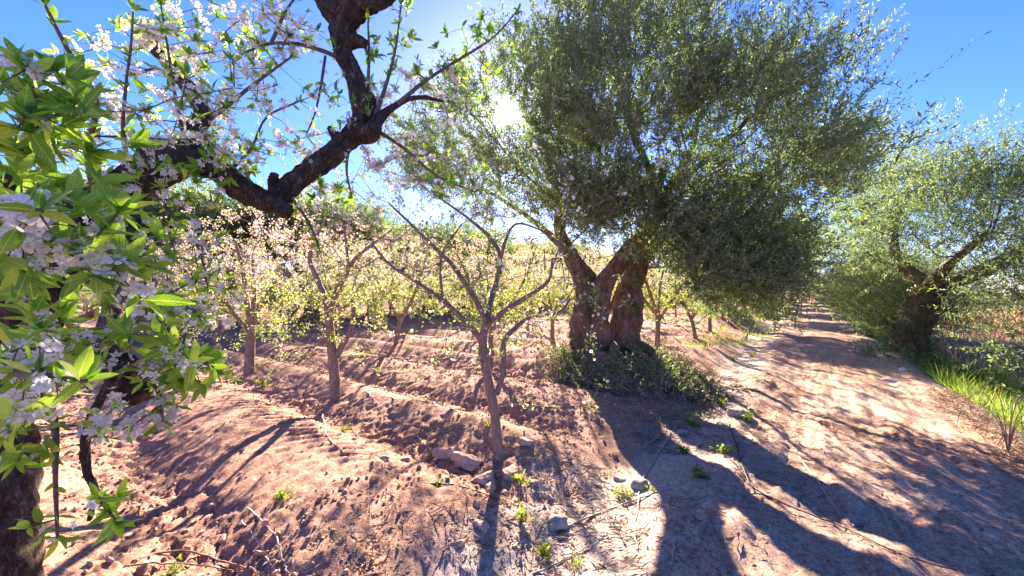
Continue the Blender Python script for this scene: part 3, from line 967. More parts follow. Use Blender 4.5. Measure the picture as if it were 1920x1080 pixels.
def generic_olive(name, seed, label, H=4.6, R=2.3, trunk_h=1.0, lean=(0.0, 0.0), loc=(0, 0, 0), n_attr=300, n_sh=7, ivy_n=0, foot=0, low=0.25, nl=16, leaf=(.06, .09)):
    """an old olive of height H, crown radius R, at loc"""
    rng = np.random.default_rng(seed)
    loc = np.array(loc, float)
    root = empty(name, tuple(loc), label, 'tree', 'old olive trees')
    B = loc
    nl_ = 4
    fork = B + np.array([lean[0] * .5, lean[1] * .5, trunk_h])
    trunk = [(*(B + [0, 0, -.25]), .42), (*(B + [0, 0, .2]), .3), (*(B * .5 + fork * .5), .25), (*fork, .24)]
    paths = [trunk]
    a0 = rng.uniform(0, 6.28)
    for k in range(nl_):
        a = a0 + k * 2 * math.pi / nl_ + rng.normal() * .3
        e = fork + np.array([math.cos(a) * R * .62 + lean[0], math.sin(a) * R * .62 + lean[1], (H - trunk_h) * rng.uniform(.35, .7)])
        m = fork * .55 + e * .45 + np.array([math.cos(a) * .1, math.sin(a) * .1, -.12]) + rng.normal(size=3) * .08
        paths.append([(*fork, .19), (*(fork * .8 + m * .2), .16), (*m, .11), (*e, .05)])
    tubes, nodes, par, plen = skeleton(paths, 5)
    for k, (P_, R_) in enumerate(tubes):
        mb = MB(); tube(mb, P_, R_, 14, bump=.22 if k == 0 else .14, seed=k + seed)
        mb.build('trunk' if k == 0 else 'limb', M['bark_olive'], root)
    c = B + np.array([lean[0], lean[1], trunk_h * .6 + (H - trunk_h * .6) * .5])
    pts = []
    ph = rng.uniform(0, 6.28, 6)
    while len(pts) < n_attr:
        d = sph_dirs(1, rng)[0]
        az = math.atan2(d[1], d[0])
        lump = 1 + .14 * math.sin(3 * az + ph[0] + 2 * d[2]) + .1 * math.sin(5 * az + ph[1]) + .1 * math.sin(7 * d[2] + ph[2] + az)
        r = rng.uniform(.35, 1) ** .5 * lump
        q = c + d * r * np.array([R, R, (H - low * H) * .5])
        if q[2] < B[2] + low: continue
        if math.hypot(q[0] - B[0], q[1] - B[1]) < .7 and q[2] < B[2] + trunk_h: continue
        pts.append(q)
    P, PA, tips = join_tree(nodes, plen, par, np.array(pts), bf=.3, rng=rng, seg=.45)
    mb = MB(); emit_branches(mb, P, PA, len(nodes), r_tip=.006, rmax=.07); mb.build('branches', M['bark_olive'], root, kind='stuff')
    fol = MB(); tw = MB()
    olive_shoots(fol, P[tips], c - [0, 0, .8], n_sh, nl, rng=rng, twig_mb=tw, spread=.32, up=.35, leaf=leaf, L=(.3, .6))
    fol.build('foliage', M['olive_leaves'], root, smooth=False, kind='stuff')
    tw.build('twigs', M['twig'], root, smooth=False, kind='stuff')
    if ivy_n:
        iv = MB(); ivy(iv, [trunk], ivy_n, (.04, .07), 1.5, rng=rng); ivy(iv, paths[1:3], ivy_n // 4, (.035, .06), 1.6, rng=rng)
        iv.build('climbing_leaves', M['ivy_leaves'], root, smooth=False, kind='stuff')
    if foot:
        sk = MB(); suckers(sk, B, .9, foot, rng=rng); sk.build('foot_shoots', M['olive_leaves'], root, smooth=False, kind='stuff')
    return root


ORD = ['first', 'second', 'third', 'fourth', 'fifth', 'sixth', 'seventh', 'eighth', 'ninth', 'tenth', 'eleventh', 'twelfth', 'thirteenth']


def at_uv(u, v, dz=0.0):
    x, y = uv2xy(u, v)
    return (x, y, float(ground(np.array(u), np.array(v), False)) + dz)


big_olive()
ol_r1 = generic_olive('olive_tree', 21, 'ivy-clad leaning olive trunk at the right edge of the track', 4.1, 2.1, 1.5, (.6, -.3), at_uv(12.9, -2.0), 380, 9, 3200, 300, 2.05, 20, (.06, .095))
ol_r0 = generic_olive('olive_tree', 22, 'bushy low olive at the right edge of the picture above the green grass', 3.0, 1.8, .7, (0, .2), at_uv(10.2, -4.6), 380, 11, 0, 150, .15, 20, (.055, .085))
ol_l2 = generic_olive('olive_tree', 23, 'dark old olive on an earth mound, second along the left of the track', 5.4, 3.0, 1.1, (.2, 0), at_uv(19.6, 2.7), 460, 10, 200, 300, .7, 16, (.09, .13))
k = 0
for i, (u, v, s_) in enumerate([(28.0, 2.4, .95), (37, 2.6, 1.0), (46, 2.6, 1.0), (56, 2.7, 1.05), (68, 2.7, 1.05), (82, 2.7, 1.1)]):
    copy_tree(ol_l2, at_uv(u, v), 1.1 + i * 1.7, s_,
              'third olive along the left of the track, on a grassy mound' if i == 0 else '%s olive along the left of the track, small in the distance' % ORD[i + 2], 'old olive trees')
for i, (u, v, s_) in enumerate([(19.5, -3.1, .95), (26, -3.3, .95), (33, -3.2, 1.0), (41, -3.2, 1.0), (50, -3.3, 1.05), (61, -3.2, 1.1), (74, -3.2, 1.1)]):
    copy_tree(ol_r1 if i % 2 else ol_r0, at_uv(u, v), .7 + i * 2.1, s_ * (1.05 if i % 2 == 0 else .85),
              'olive just beyond the ivy-clad one on the right of the track' if i == 0 else '%s olive beyond the ivy-clad one along the right of the track' % ORD[i], 'old olive trees')
for i, u in enumerate([2.5, 6.2, 10.2, 14.4, 18.5, 22.5, 27, 31, 36, 41, 46, 52, 57]):
    copy_tree(ol_l2, at_uv(u, 21.5 + (i % 2) * .6), 2.2 + i * 1.3, 1.25 + .14 * (i % 3),
              'dark olive standing behind the blossoming rows at left' if i == 2 else '%s from the left in the cross row of olives behind the plum blossom' % ORD[i], 'old olive trees')
rr = random.Random(5)
for i in range(46):
    a = math.radians(-58 + i * 2.35)
    dist = 88 + rr.uniform(-12, 18)
    x, y = math.sin(a) * dist, math.cos(a) * dist
    u, v = xy2uv(x, y)
    if -6 < v < 6: continue
    copy_tree(ol_l2, (x, y, -.1), rr.uniform(0, 6.28), rr.uniform(1.0, 1.5), 'olive in the far tree line behind the orchard', 'olives in the far tree line')
u_end, v_end = 118, 0
for i, v in enumerate([-5, -1.2, 2.4, 6]):
    copy_tree(ol_l2, at_uv(120 + i * 2, v), i * 1.9, 1.2, 'olive in the far tree line behind the orchard', 'olives in the far tree line')


# ------------------------------------------------------------------ blossoming plum saplings in the orchard rows
def sapling_dress(root, P, tips_idx, skel_pts, rng, n_leaf, n_flow, zsplit, leaf=(0.035, 0.06), flower=(0.026, 0.038), spread=0.10, pink=True):
    """young leaves low in the crown, blossom high in it"""
    T = P[tips_idx]
    lv = MB(); fl = MB()
    w = sstep(zsplit - .6, zsplit + .5, T[:, 2])
    pl = (1 - .72 * w); pl /= pl.sum()
    k = rng.choice(len(T), n_leaf, p=pl)
    p = T[k] + rng.normal(size=(n_leaf, 3)) * spread
    scatter(lv, SMALL_V * [1.25, 1, 1], SMALL_F, p, frames(norm(rng.normal(size=(n_leaf, 3)) + [0, 0, .4]), up=rng.normal(size=(n_leaf, 3))), rng.uniform(*leaf, n_leaf))
    pf = .22 + .78 * w; pf /= pf.sum()
    k = rng.choice(len(T), n_flow, p=pf)
    p = T[k] + rng.normal(size=(n_flow, 3)) * spread * .9
    scatter(fl, FARF_V, FARF_F, p, frames(sph_dirs(n_flow, rng), up=rng.normal(size=(n_flow, 3))), rng.uniform(*flower, n_flow))
    lv.build('foliage', M['young_leaves'], root, smooth=False, kind='stuff')
    fl.build('blossom', M['petals_pink'] if pink else M['petals'], root, smooth=False, kind='stuff')


def plum_sapling(seed, label, loc=(0, 0, 0), H=2.7, R=1.25, trunk=.75, n_attr=230, n_leaf=4000, n_flow=3300, r0=.055):
    rng = np.random.default_rng(seed)
    B = np.array(loc, float)
    root = empty('plum_tree', tuple(B), label, 'tree', 'blossoming plum trees in the orchard rows')
    f = B + np.array([rng.normal() * .06, rng.normal() * .06, trunk])
    paths = [[(*(B - [0, 0, .12]), r0 * 1.35), (*(B + [0, 0, .1]), r0 * 1.1), (*(B * .5 + f * .5 + [rng.normal() * .02, rng.normal() * .02, 0]), r0), (*f, r0 * .95)]]
    n = rng.integers(3, 5); a0 = rng.uniform(0, 6.28)
    for k in range(n):
        a = a0 + k * 6.283 / n + rng.normal() * .25
        e = f + np.array([math.cos(a) * R * .7, math.sin(a) * R * .7, (H - trunk) * rng.uniform(.6, .85)])
        m = f * .5 + e * .5 + np.array([math.cos(a), math.sin(a), -.4]) * .1 + rng.normal(size=3) * .05
        z0 = f - np.array([0, 0, rng.uniform(0, .2)])
        paths.append([(*z0, r0 * .75), (*m, r0 * .5), (*e, r0 * .22)])
    tubes, nodes, par, plen = skeleton(paths, 5)
    mb = MB()
    for k, (P_, R_) in enumerate(tubes):
        mb = MB(); tube(mb, P_, R_, 9, bump=.12, seed=k + seed); mb.build('trunk' if k == 0 else 'limb', M['bark_sapling'], root)
    pts = []
    while len(pts) < n_attr:
        d = sph_dirs(1, rng)[0]; r = rng.uniform(.25, 1) ** .5
        q = B + np.array([0, 0, trunk + (H - trunk) * .5]) + d * r * np.array([R, R, (H - trunk) * .58])
        if q[2] > B[2] + .45: pts.append(q)
    P, PA, tips = join_tree(nodes, plen, par, np.array(pts), bf=.45, rng=rng, seg=.25)
    br = MB(); emit_branches(br, P, PA, len(nodes), r_tip=.0035, nside=5, rmax=.02); br.build('branches', M['bark_sapling'], root, kind='stuff')
    # flowers and leaves all along the outer twigs
    idx = np.arange(len(nodes), len(P))
    sapling_dress(root, P, idx, None, rng, n_leaf, n_flow, B[2] + trunk + (H - trunk) * .38, spread=.045)
    return root


def px_sapling(label, base_px, paths_px, seed, n_leaf, n_flow, zsplit, extra=90, reach=.35, pink=True, spread=.07, jd=.3, leaf=(.03, .052)):
    """a tree whose limbs follow pixel paths (x, y, depth offset, radius)"""
    rng = np.random.default_rng(seed)
    b = gpx(*base_px)
    D = b[1]
    root = empty('plum_tree', tuple(b), label, 'tree', 'blossoming plum trees in the orchard rows')
    paths = []
    for kk, pth in enumerate(paths_px):
        rows = [(*px(x, y, D + d), r) for (x, y, d, r) in pth]
        if kk == 0:
            rows = [(b[0], b[1], b[2] - .1, pth[0][3] * 1.3)] + rows
        paths.append(rows)
    tubes, nodes, par, plen = skeleton(paths, 5)
    for kk, (P_, R_) in enumerate(tubes):
        mb = MB(); tube(mb, P_, R_, 10, bump=.13, seed=kk + seed); mb.build('trunk' if kk == 0 else 'limb', M['bark_sapling'], root)
    nd = np.array(nodes)
    hi = nd[nd[:, 2] > b[2] + .75]
    pts = hi[rng.integers(0, len(hi), extra)] + rng.normal(size=(extra, 3)) * reach * [1, 1, .8] + [0, 0, .1]
    P, PA, tips = join_tree(nodes, plen, par, pts, bf=.2, rng=rng, seg=.2)
    br = MB(); emit_branches(br, P, PA, len(nodes), r_tip=.003, nside=5, rmax=.013); br.build('branches', M['bark_sapling'], root, kind='stuff')
    idx = np.arange(len(nodes), len(P))
    sapling_dress(root, P, idx, None, rng, n_leaf, n_flow, zsplit, spread=spread, pink=pink, leaf=leaf)
    return root


px_sapling('slender grey plum tree nearest the camera, trunk rising from a broken ridge end', (935, 850), [
    [(933, 835, 0, .048), (926, 765, 0, .045), (911, 690, 0, .042), (905, 640, 0, .04), (913, 605, 0, .036)],
    [(906, 640, 0, .03), (862, 592, .05, .026), (825, 560, .1, .023), (775, 525, .2, .019), (730, 495, .3, .014), (698, 458, .3, .009)],
    [(913, 608, 0, .028), (890, 560, -.05, .024), (850, 500, -.15, .02), (820, 470, -.2, .017), (765, 415, -.3, .011), (728, 380, -.35, .006)],
    [(913, 605, 0, .03), (920, 565, .1, .027), (938, 495, .2, .023), (926, 455, .25, .019), (885, 415, .3, .014), (815, 365, .3, .008)],
    [(938, 490, .2, .018), (948, 450, .1, .014), (968, 420, 0, .011), (1010, 430, -.1, .008), (1050, 455, -.15, .005)],
    [(914, 606, 0, .026), (950, 580, -.1, .023), (990, 555, -.2, .019), (1028, 527, -.25, .014), (1036, 485, -.3, .008)],
    [(931, 740, 0, .03), (944, 695, .05, .027), (945, 640, .1, .025), (970, 612, .2, .022), (995, 595, .25, .019), (1048, 585, .3, .016), (1070, 560, .35, .01)],
    [(829, 560, .1, .014), (828, 480, .1, .012), (866, 420, .15, .007)],
    [(1030, 520, -.25, .008), (1060, 420, -.2, .006), (1064, 320, -.2, .003)],
], 101, 3800, 1100, 2.6, 330, .36, pink=False, spread=.03, leaf=(.022, .04))
px_sapling('forked plum tree second from the camera in the first orchard row', (628, 750), [
    [(628, 735, 0, .07), (624, 669, 0, .066), (619, 620, 0, .058), (614, 575, 0, .05)],
    [(615, 585, 0, .045), (610, 560, 0, .042), (593, 517, .1, .036), (581, 484, .15, .03), (596, 436, .2, .022), (612, 410, .2, .012)],
    [(617, 590, 0, .042), (630, 550, -.1, .036), (652, 510, -.2, .03), (667, 484, -.25, .026), (704, 454, -.3, .017), (735, 430, -.3, .009)],
    [(630, 668, 0, .045), (656, 621, .1, .036), (663, 580, .15, .03), (661, 550, .2, .02), (670, 510, .3, .01)],
    [(652, 512, -.2, .022), (650, 460, -.5, .017), (640, 400, -.6, .009)],
], 102, 2600, 3000, 1.9, 260, .45, spread=.04)
px_sapling('bushy plum tree at left, third from the camera in the first orchard row', (468, 700), [
    [(468, 690, 0, .085), (470, 640, 0, .078), (472, 610, 0, .07)],
    [(472, 615, 0, .055), (462, 560, -.1, .045), (455, 505, -.2, .035), (440, 450, -.3, .02)],
    [(472, 612, 0, .055), (490, 570, .2, .042), (515, 530, .4, .03), (530, 470, .5, .015)],
    [(470, 610, 0, .05), (478, 550, .3, .04), (475, 480, .5, .025), (490, 420, .6, .012)],
    [(468, 625, 0, .04), (430, 575, -.2, .03), (400, 520, -.3, .015)],
], 103, 3800, 3600, 1.9, 300, .5, spread=.05)

protos = [plum_sapling(200 + k_, 'x', (0, 0, -30), H=h, R=r, trunk=t_) for k_, (h, r, t_) in enumerate([(2.8, 1.35, .75), (3.0, 1.4, .8), (2.7, 1.3, .65), (3.1, 1.45, .8)])]
used = set()
rr = random.Random(9)
named = {(1, 0): None, (1, 1): None, (1, 2): None,
         (2, 2): 'small plum tree in the second row, between the two front trunks',
         (3, 0): 'plum tree right of the huge olive trunk, nearer of the two there',
         (2, 1): 'plum tree in the second row behind the nearest slender tree',
         (1, 3): 'fourth plum tree in the first row, behind the foreground branches',
         (4, 0): 'plum tree right of the huge olive trunk, further of the two there'}
for r_ in range(1, 19):
    for c_ in range(0, 20):
        if (r_, c_) in ((1, 0), (1, 1), (1, 2), (2, 0)): continue
        u = r_ * ROW + rr.uniform(-.12, .12); v = 2.45 + 3.0 * c_ + rr.uniform(-.2, .2)
        if c_ == 0: v += .2
        if 19.8 < v < 23.2: continue
        if any((u - a) ** 2 + (v - b) ** 2 < 1.1 ** 2 for a, b, _, _ in MOUNDS): continue
        x, y = uv2xy(u, v)
        if y < 1 or abs(x / y) > 1.55 or y > 62: continue
        k_ = rr.randrange(4)
        lab = named.get((r_, c_)) or ('plum tree deep in the blossoming orchard rows' if r_ > 6 or c_ > 6 else 'blossoming plum tree in the %s row, %s from the track' % (ORD[r_ - 1], ORD[c_]))
        loc = (x, y, float(ground(np.array(u), np.array(v), False)) - .02)
        if k_ not in used:
            used.add(k_)
            o = protos[k_]; o.location = loc; o.rotation_euler = (0, 0, rr.uniform(0, 6.28)); o['label'] = lab
        else:
            copy_tree(protos[k_], loc, rr.uniform(0, 6.28), rr.uniform(.9, 1.15), lab)


# ------------------------------------------------------------------ the old plum tree in front, at left
def foreground_plum():
    rng = np.random.default_rng(42)
    tx, ty = -1.98, 1.50
    base = np.array([tx, ty, float(gz(tx, ty, False)) - .05])
    root = empty('plum_tree', tuple(base), 'gnarled dark old plum tree in the left foreground with large leaves and white blossom', 'tree')
    def q(rows): return [(*px(x, y, d), r) for x, y, d, r in rows]
    trunk = [(*base, .15)] + q([(-12, 1080, 1.49, .11), (-6, 900, 1.49, .1), (-4, 760, 1.49, .095), (30, 640, 1.5, .092), (85, 530, 1.5, .088)])
    main = q([(85, 530, 1.5, .088), (125, 455, 1.52, .08), (185, 395, 1.55, .074), (255, 338, 1.6, .07), (335, 298, 1.65, .066), (405, 315, 1.7, .056), (465, 360, 1.75, .052), (520, 380, 1.8, .05),
              (548, 345, 1.82, .046), (600, 305, 1.85, .044), (655, 262, 1.9, .048), (684, 215, 1.9, .052), (672, 160, 1.9, .045), (645, 105, 1.88, .043), (645, 50, 1.86, .05), (662, 5, 1.85, .06), (668, -60, 1.83, .05), (650, -160, 1.8, .045)])
    low = q([(20, 655, 1.49, .07), (90, 668, 1.38, .06), (170, 672, 1.25, .052), (225, 690, 1.15, .046), (252, 752, 1.12, .042)])
    left_up = q([(85, 530, 1.5, .07), (40, 440, 1.4, .055), (10, 370, 1.3, .05), (-60, 300, 1.2, .045)])
    left_mid = q([(125, 455, 1.52, .05), (80, 400, 1.3, .042), (20, 350, 1.15, .036), (-40, 340, 1.1, .03)])
    upper = q([(335, 298, 1.65, .045), (365, 255, 1.7, .036), (378, 210, 1.75, .032), (350, 160, 1.78, .03), (318, 120, 1.8, .028), (292, 96, 1.8, .022)])
    knob = q([(670, 245, 1.9, .05), (694, 248, 1.86, .045), (708, 226, 1.86, .024), (738, 200, 1.9, .015), (785, 182, 1.95, .011), (832, 190, 2.0, .006)])
    top_l = q([(645, 40, 1.86, .05), (612, 5, 1.85, .045), (585, -40, 1.8, .035)])
    top_r = q([(662, 10, 1.85, .05), (712, 2, 1.85, .04), (745, -30, 1.85, .03)])
    stub1 = q([(640, 85, 1.88, .03), (668, 78, 1.86, .028), (685, 84, 1.85, .022)])
    stub2 = q([(520, 380, 1.8, .04), (530, 394, 1.78, .036), (528, 406, 1.77, .026)])
    stub3 = q([(512, 372, 1.8, .025), (512, 345, 1.79, .02), (516, 325, 1.78, .014)])
    stub4 = q([(640, 270, 1.9, .03), (625, 250, 1.9, .022), (618, 238, 1.9, .013)])
    inner = q([(470, 362, 1.75, .03), (440, 330, 1.72, .02), (410, 290, 1.7, .016), (380, 262, 1.7, .012), (350, 258, 1.7, .009)])
    hang = q([(215, 705, 1.0, .0105), (180, 765, .98, .01), (160, 830, .97, .0095), (162, 880, .97, .0085), (178, 925, .97, .007), (168, 975, .97, .005)])
    hang = [tuple(np.append(px(235, 690, 1.15), .02))] + hang
    tw = [
        [(745, 195, 1.9, .012), (800, 150, 1.95, .009), (860, 112, 2.0, .007), (925, 70, 2.05, .005), (972, 18, 2.1, .003)],
        [(700, 225, 1.88, .012), (722, 165, 1.9, .009), (742, 90, 1.92, .006), (752, 10, 1.95, .004)],
        [(688, 190, 1.9, .01), (692, 110, 1.88, .007), (690, 40, 1.86, .004)],
        [(640, 112, 1.88, .012), (612, 98, 1.86, .01), (560, 83, 1.85, .009), (505, 82, 1.84, .007), (460, 98, 1.83, .005)],
        [(508, 82, 1.84, .009), (522, 50, 1.84, .008), (535, 22, 1.85, .006), (556, -8, 1.86, .005)],
        [(610, 105, 1.86, .007), (602, 160, 1.85, .006), (590, 215, 1.84, .004), (575, 250, 1.83, .003)],
        [(378, 235, 1.74, .012), (430, 195, 1.78, .009), (480, 155, 1.82, .007), (545, 108, 1.86, .004)],
        [(345, 170, 1.78, .008), (300, 130, 1.75, .006), (250, 140, 1.7, .005)],
        [(350, 275, 1.66, .009), (335, 215, 1.62, .007), (322, 140, 1.6, .005), (310, 60, 1.58, .004), (300, 0, 1.56, .003)],
        [(250, 338, 1.55, .009), (232, 260, 1.5, .007), (235, 170, 1.45, .005), (245, 90, 1.42, .004), (250, 20, 1.4, .003)],
        [(185, 395, 1.4, .012), (165, 290, 1.2, .009), (180, 190, 1.1, .007), (125, 90, 1.05, .005), (85, 10, 1.0, .0035)],
        [(60, 400, 1.1, .012), (95, 290, .95, .009), (72, 230, .85, .0075), (62, 165, .8, .006)],
        [(540, 360, 1.8, .008), (580, 420, 1.8, .006), (600, 470, 1.8, .004)],
        [(655, 270, 1.88, .008), (650, 320, 1.88, .006), (660, 370, 1.9, .004)],
        [(700, 240, 1.88, .01), (760, 280, 1.95, .008), (820, 330, 2.05, .006), (890, 360, 2.1, .004)],
        [(420, 330, 1.7, .009), (470, 280, 1.75, .007), (500, 220, 1.8, .005), (560, 190, 1.85, .004)],
        [(60, 540, 1.2, .01), (55, 650, 1.0, .008), (100, 780, .95, .007), (104, 900, .95, .005), (108, 1010, .95, .003)],
        [(100, 430, 1.2, .012), (160, 450, .9, .01), (230, 470, .85, .007), (280, 500, .85, .005)],
        [(60, 480, 1.2, .012), (40, 450, .75, .009), (50, 405, .55, .006), (75, 395, .5, .004)],
        [(30, 650, 1.3, .012), (20, 690, .8, .009), (60, 700, .65, .007), (160, 715, .6, .004)],
        [(180, 660, 1.2, .012), (250, 600, 1.0, .009), (320, 620, .95, .007), (400, 690, .95, .004)],
        [(225, 690, 1.15, .01), (290, 720, 1.05, .007), (305, 790, 1.05, .004)],
        [(178, 925, .97, .006), (205, 960, .95, .004), (222, 985, .94, .003)],
        [(270, 340, 1.6, .009), (320, 400, 1.6, .007), (370, 460, 1.6, .005), (390, 540, 1.55, .003)],
        [(150, 600, 1.3, .012), (240, 560, 1.2, .009), (330, 560, 1.2, .006), (380, 600, 1.2, .004)],
    ]
    limbs = [main, low, left_up, left_mid, upper, knob, top_l, top_r, stub1, stub2, stub3, stub4, inner, hang]
    twigs = [q(t_) for t_ in tw]
    tubes, nodes, par, plen = skeleton([trunk] + limbs + twigs, 6)
    nl = 1 + len(limbs)
    twmb = MB()
    for k_, (P_, R_) in enumerate(tubes):
        if k_ < nl:
            mb = MB()
            # finer rings so that the bark's lumps show
            S = spline(np.column_stack([P_[::2], R_[::2]]) if len(P_) > 8 else np.column_stack([P_, R_]), 6)
            tube(mb, S[:, :3], S[:, 3], 22, bump=.3, seed=k_ + 60, freq=4.5, flute=.1)
            mb.build('trunk' if k_ == 0 else ('hanging_branch' if k_ == nl - 1 else 'limb'), M['bark_plum'], root)
        else:
            mb = MB(); tube(mb, P_, R_, 6, bump=.1, seed=k_); mb.build('branch', M['twig'], root)
    # regions of twig ends: centre, radii, count, depths, leaves, blossoms, leaf size
    regs = [
        (110, 270, 150, 140, 32, .68, 1.0, 6.0, .3, (.055, .085)),
        (60, 190, 80, 90, 14, .65, .9, 6, .1, (.05, .08)),
        (140, 490, 190, 110, 46, .62, 1.15, 4.2, 3.2, (.05, .085)),
        (45, 420, 60, 60, 9, .5, .7, 1, 4, (.05, .08)),
        (255, 640, 150, 85, 44, .85, 1.2, 4.0, 3.5, (.045, .08)),
        (345, 690, 70, 45, 16, .9, 1.1, 5.5, .6, (.045, .075)),
        (50, 700, 70, 100, 22, .6, .95, 2.2, 6, (.05, .085)),
        (215, 790, 60, 35, 9, .9, 1.05, 1.5, 7, (.045, .07)),
        (310, 770, 35, 30, 6, 1.0, 1.1, 1.5, 5, (.04, .06)),
        (290, 190, 230, 150, 200, 1.3, 2.1, 4.2, 3.8, (.035, .06)),
        (330, 330, 130, 60, 28, 1.4, 1.8, 4, 2.5, (.04, .065)),
        (410, 60, 190, 80, 85, 1.55, 2.2, 2.6, 5, (.035, .06)),
        (590, 270, 45, 60, 16, 1.75, 2.0, 1.8, 6, (.035, .055)),
        (480, 240, 90, 70, 34, 1.75, 2.1, 2.5, 3.5, (.035, .055)),
        (780, 210, 100, 100, 70, 1.85, 2.5, 2.8, 4.5, (.035, .06)),
        (850, 120, 110, 75, 20, 1.95, 2.3, 4.5, .6, (.04, .065)),
        (930, 60, 45, 50, 9, 2.0, 2.2, 6, 0, (.045, .065)),
        (740, 60, 60, 80, 16, 1.85, 2.1, 4, .8, (.045, .07)),
        (660, 180, 40, 60, 12, 1.75, 1.85, 4, 2, (.04, .06)),
        (610, 375, 60, 40, 12, 1.7, 1.9, 5, 1, (.04, .065)),
        (855, 330, 80, 40, 14, 1.95, 2.2, 4.5, .8, (.04, .06)),
        (740, 310, 70, 50, 16, 1.95, 2.3, 1.6, 5, (.03, .05)),
        (400, 300, 90, 40, 16, 1.55, 1.75, 5, 2, (.045, .07)),
        (60, 830, 60, 70, 12, .85, 1.1, 6, .3, (.045, .07)),
        (70, 985, 40, 25, 3, .9, 1.0, 5, 0, (.04, .06)),
        (190, 945, 45, 22, 3, .92, .98, 5, 0, (.04, .058)),
        (360, 520, 80, 110, 34, 1.3, 1.7, 4, 2, (.035, .06)),
        (420, 590, 45, 40, 8, 1.3, 1.6, 1.5, 6, (.03, .05)),
        (590, 120, 60, 60, 8, 1.8, 1.95, 3, 1.5, (.04, .06)),
        (500, 90, 70, 40, 12, 1.78, 1.95, 3, 2.5, (.045, .07)),
    ]
    pts = []; spec = []
    for (cx, cy, rx, ry, n, d0, d1, lf, bl, ls) in regs:
        for _ in range(n):
            a = rng.uniform(0, 6.283); r = math.sqrt(rng.uniform(0, 1))
            pts.append(px(cx + rx * r * math.cos(a), cy + ry * r * math.sin(a), rng.uniform(d0, d1))); spec.append((lf, bl, ls))
    pts = np.array(pts)
    P, PA, tips = join_tree(nodes, plen, par, pts, bf=.12, jit=.05, seg=.07, rng=rng)
    # join_tree works from the nearest point outward: recover which spec each tip carries
    br = MB(); emit_branches(br, P, PA, len(nodes), r_tip=.0016, ex=2.6, nside=5, rmax=.007)
    LP, LD, LU, LS = [], [], [], []
    BP, BD, BS = [], [], []
    from collections import defaultdict
    order = {}
    for t_ in tips:
        j = int(np.argmin(np.linalg.norm(pts - P[t_], axis=1))); order[t_] = j
    def rosette(p, d, n, ls):
        ph = rng.uniform(0, 6.28)
        x = norm(np.cross(d, [.2, .3, 1.0])); y = np.cross(d, x)
        for i in range(n):
            a = ph + i * 2.4
            op = rng.uniform(.5, 1.25)
            o = x * math.cos(a) + y * math.sin(a)
            ld = norm(d * math.cos(op) + o * math.sin(op) + np.array([0, 0, .15]))
            LP.append(p + d * rng.uniform(-.012, .008)); LD.append(ld); LU.append(norm(d * .8 + np.array([0, 0, .9]) + rng.normal(size=3) * .25)); LS.append(rng.uniform(ls[0] * .7, ls[1] * .92) * (1.0 if i < n - 2 else .7))
    def bunch(p, n):
        for i in range(n):
            o = norm(rng.normal(size=3) + np.array([0, -.25, .1]))
            st = rng.uniform(.01, .028)
            BP.append(p + o * st); BD.append(o); BS.append(rng.uniform(.021, .029))
            e = norm(np.cross(o, [.3, .2, 1])) * .0006
            br.add(np.array([p - e, p + e, p + o * st]), np.array([[0, 1, 2]]))
    for t_ in tips:
        lf, bl, ls = spec[order[t_]]
        chain = [t_]; c_ = t_
        while PA[c_] >= len(nodes) and len(chain) < 6:
            c_ = PA[c_]; chain.append(c_)
        d = norm(P[t_] - P[PA[t_]] + 1e-5)
        n = rng.poisson(lf)
        if n: rosette(P[t_], norm(d + [0, 0, .25]), n + 1, ls)
        for c2 in chain[1:5]:
            if rng.random() < .3 * lf / 4: rosette(P[c2], norm(rng.normal(size=3) + [0, 0, .4]), rng.integers(2, 5), (ls[0] * .8, ls[1] * .85))
            if rng.random() < .12 * bl: bunch(P[c2] + rng.normal(size=3) * .004, rng.integers(2, 5))
        n = rng.poisson(bl)
        if n: bunch(P[t_] - d * .02, n)
    # leaves and blossom along the drawn branches
    for k_, (P_, R_) in enumerate(tubes[nl:]):
        S = spline(P_, 2)
        for i in range(4, len(S), 3):
            d = norm(norm(S[i] - S[i - 1]) + rng.normal(size=3) * .5)
            if rng.random() < .55: rosette(S[i], d, rng.integers(2, 6), (.04, .065))
            elif rng.random() < .4: bunch(S[i], rng.integers(2, 5))
        rosette(S[-1], norm(S[-1] - S[-2]), 6, (.04, .065))
    br.build('twigs', M['twig'], root, kind='stuff')
    LP, LD, LU, LS = map(np.array, (LP, LD, LU, LS)); BP, BD, BS = map(np.array, (BP, BD, BS))
    temps = [leaf_template(.36, .14, .16), leaf_template(.33, .2, .3), leaf_template(.4, .08, .06), leaf_template(.35, .16, -.1, wave=.012)]
    FL = frames(LD, up=LU, roll=rng.normal(size=len(LD)) * .3)
    x, y = proj(LP + LD * LS[:, None] * .5)
    vis = (x > -20) & (x < 1940) & (y > -20) & (y < 1100)
    size = np.where(vis, LS / LP[:, 1], 0)
    big = np.argsort(-size)[:300]; bigset = np.zeros(len(LP), bool); bigset[big] = True
    kindx = rng.integers(0, 4, len(LP))
    meshes = []
    for tv, tf in temps:
        mb = MB(); mb.add(tv, tf); meshes.append(mb.mesh('leaf', [M['plum_leaf']], True))
    rl = Vector(root.location)
    for i in big:
        o = bpy.data.objects.new('leaf', meshes[kindx[i]])
        col.objects.link(o); o.parent = root
        m3 = Matrix([list(FL[i][0]), list(FL[i][1]), list(FL[i][2])]).transposed()
        o.location = Vector(LP[i]) - rl; o.rotation_euler = m3.to_euler(); o.scale = (LS[i],) * 3
    mb = MB()
    for k_ in range(4):
        tv, tf = leaf_template(*[(.36, .14, .16), (.33, .2, .3), (.4, .08, .06), (.35, .16, -.1)][k_], seg=4)
        m_ = (~bigset) & (kindx == k_)
        scatter(mb, tv, tf, LP[m_], FL[m_], LS[m_])
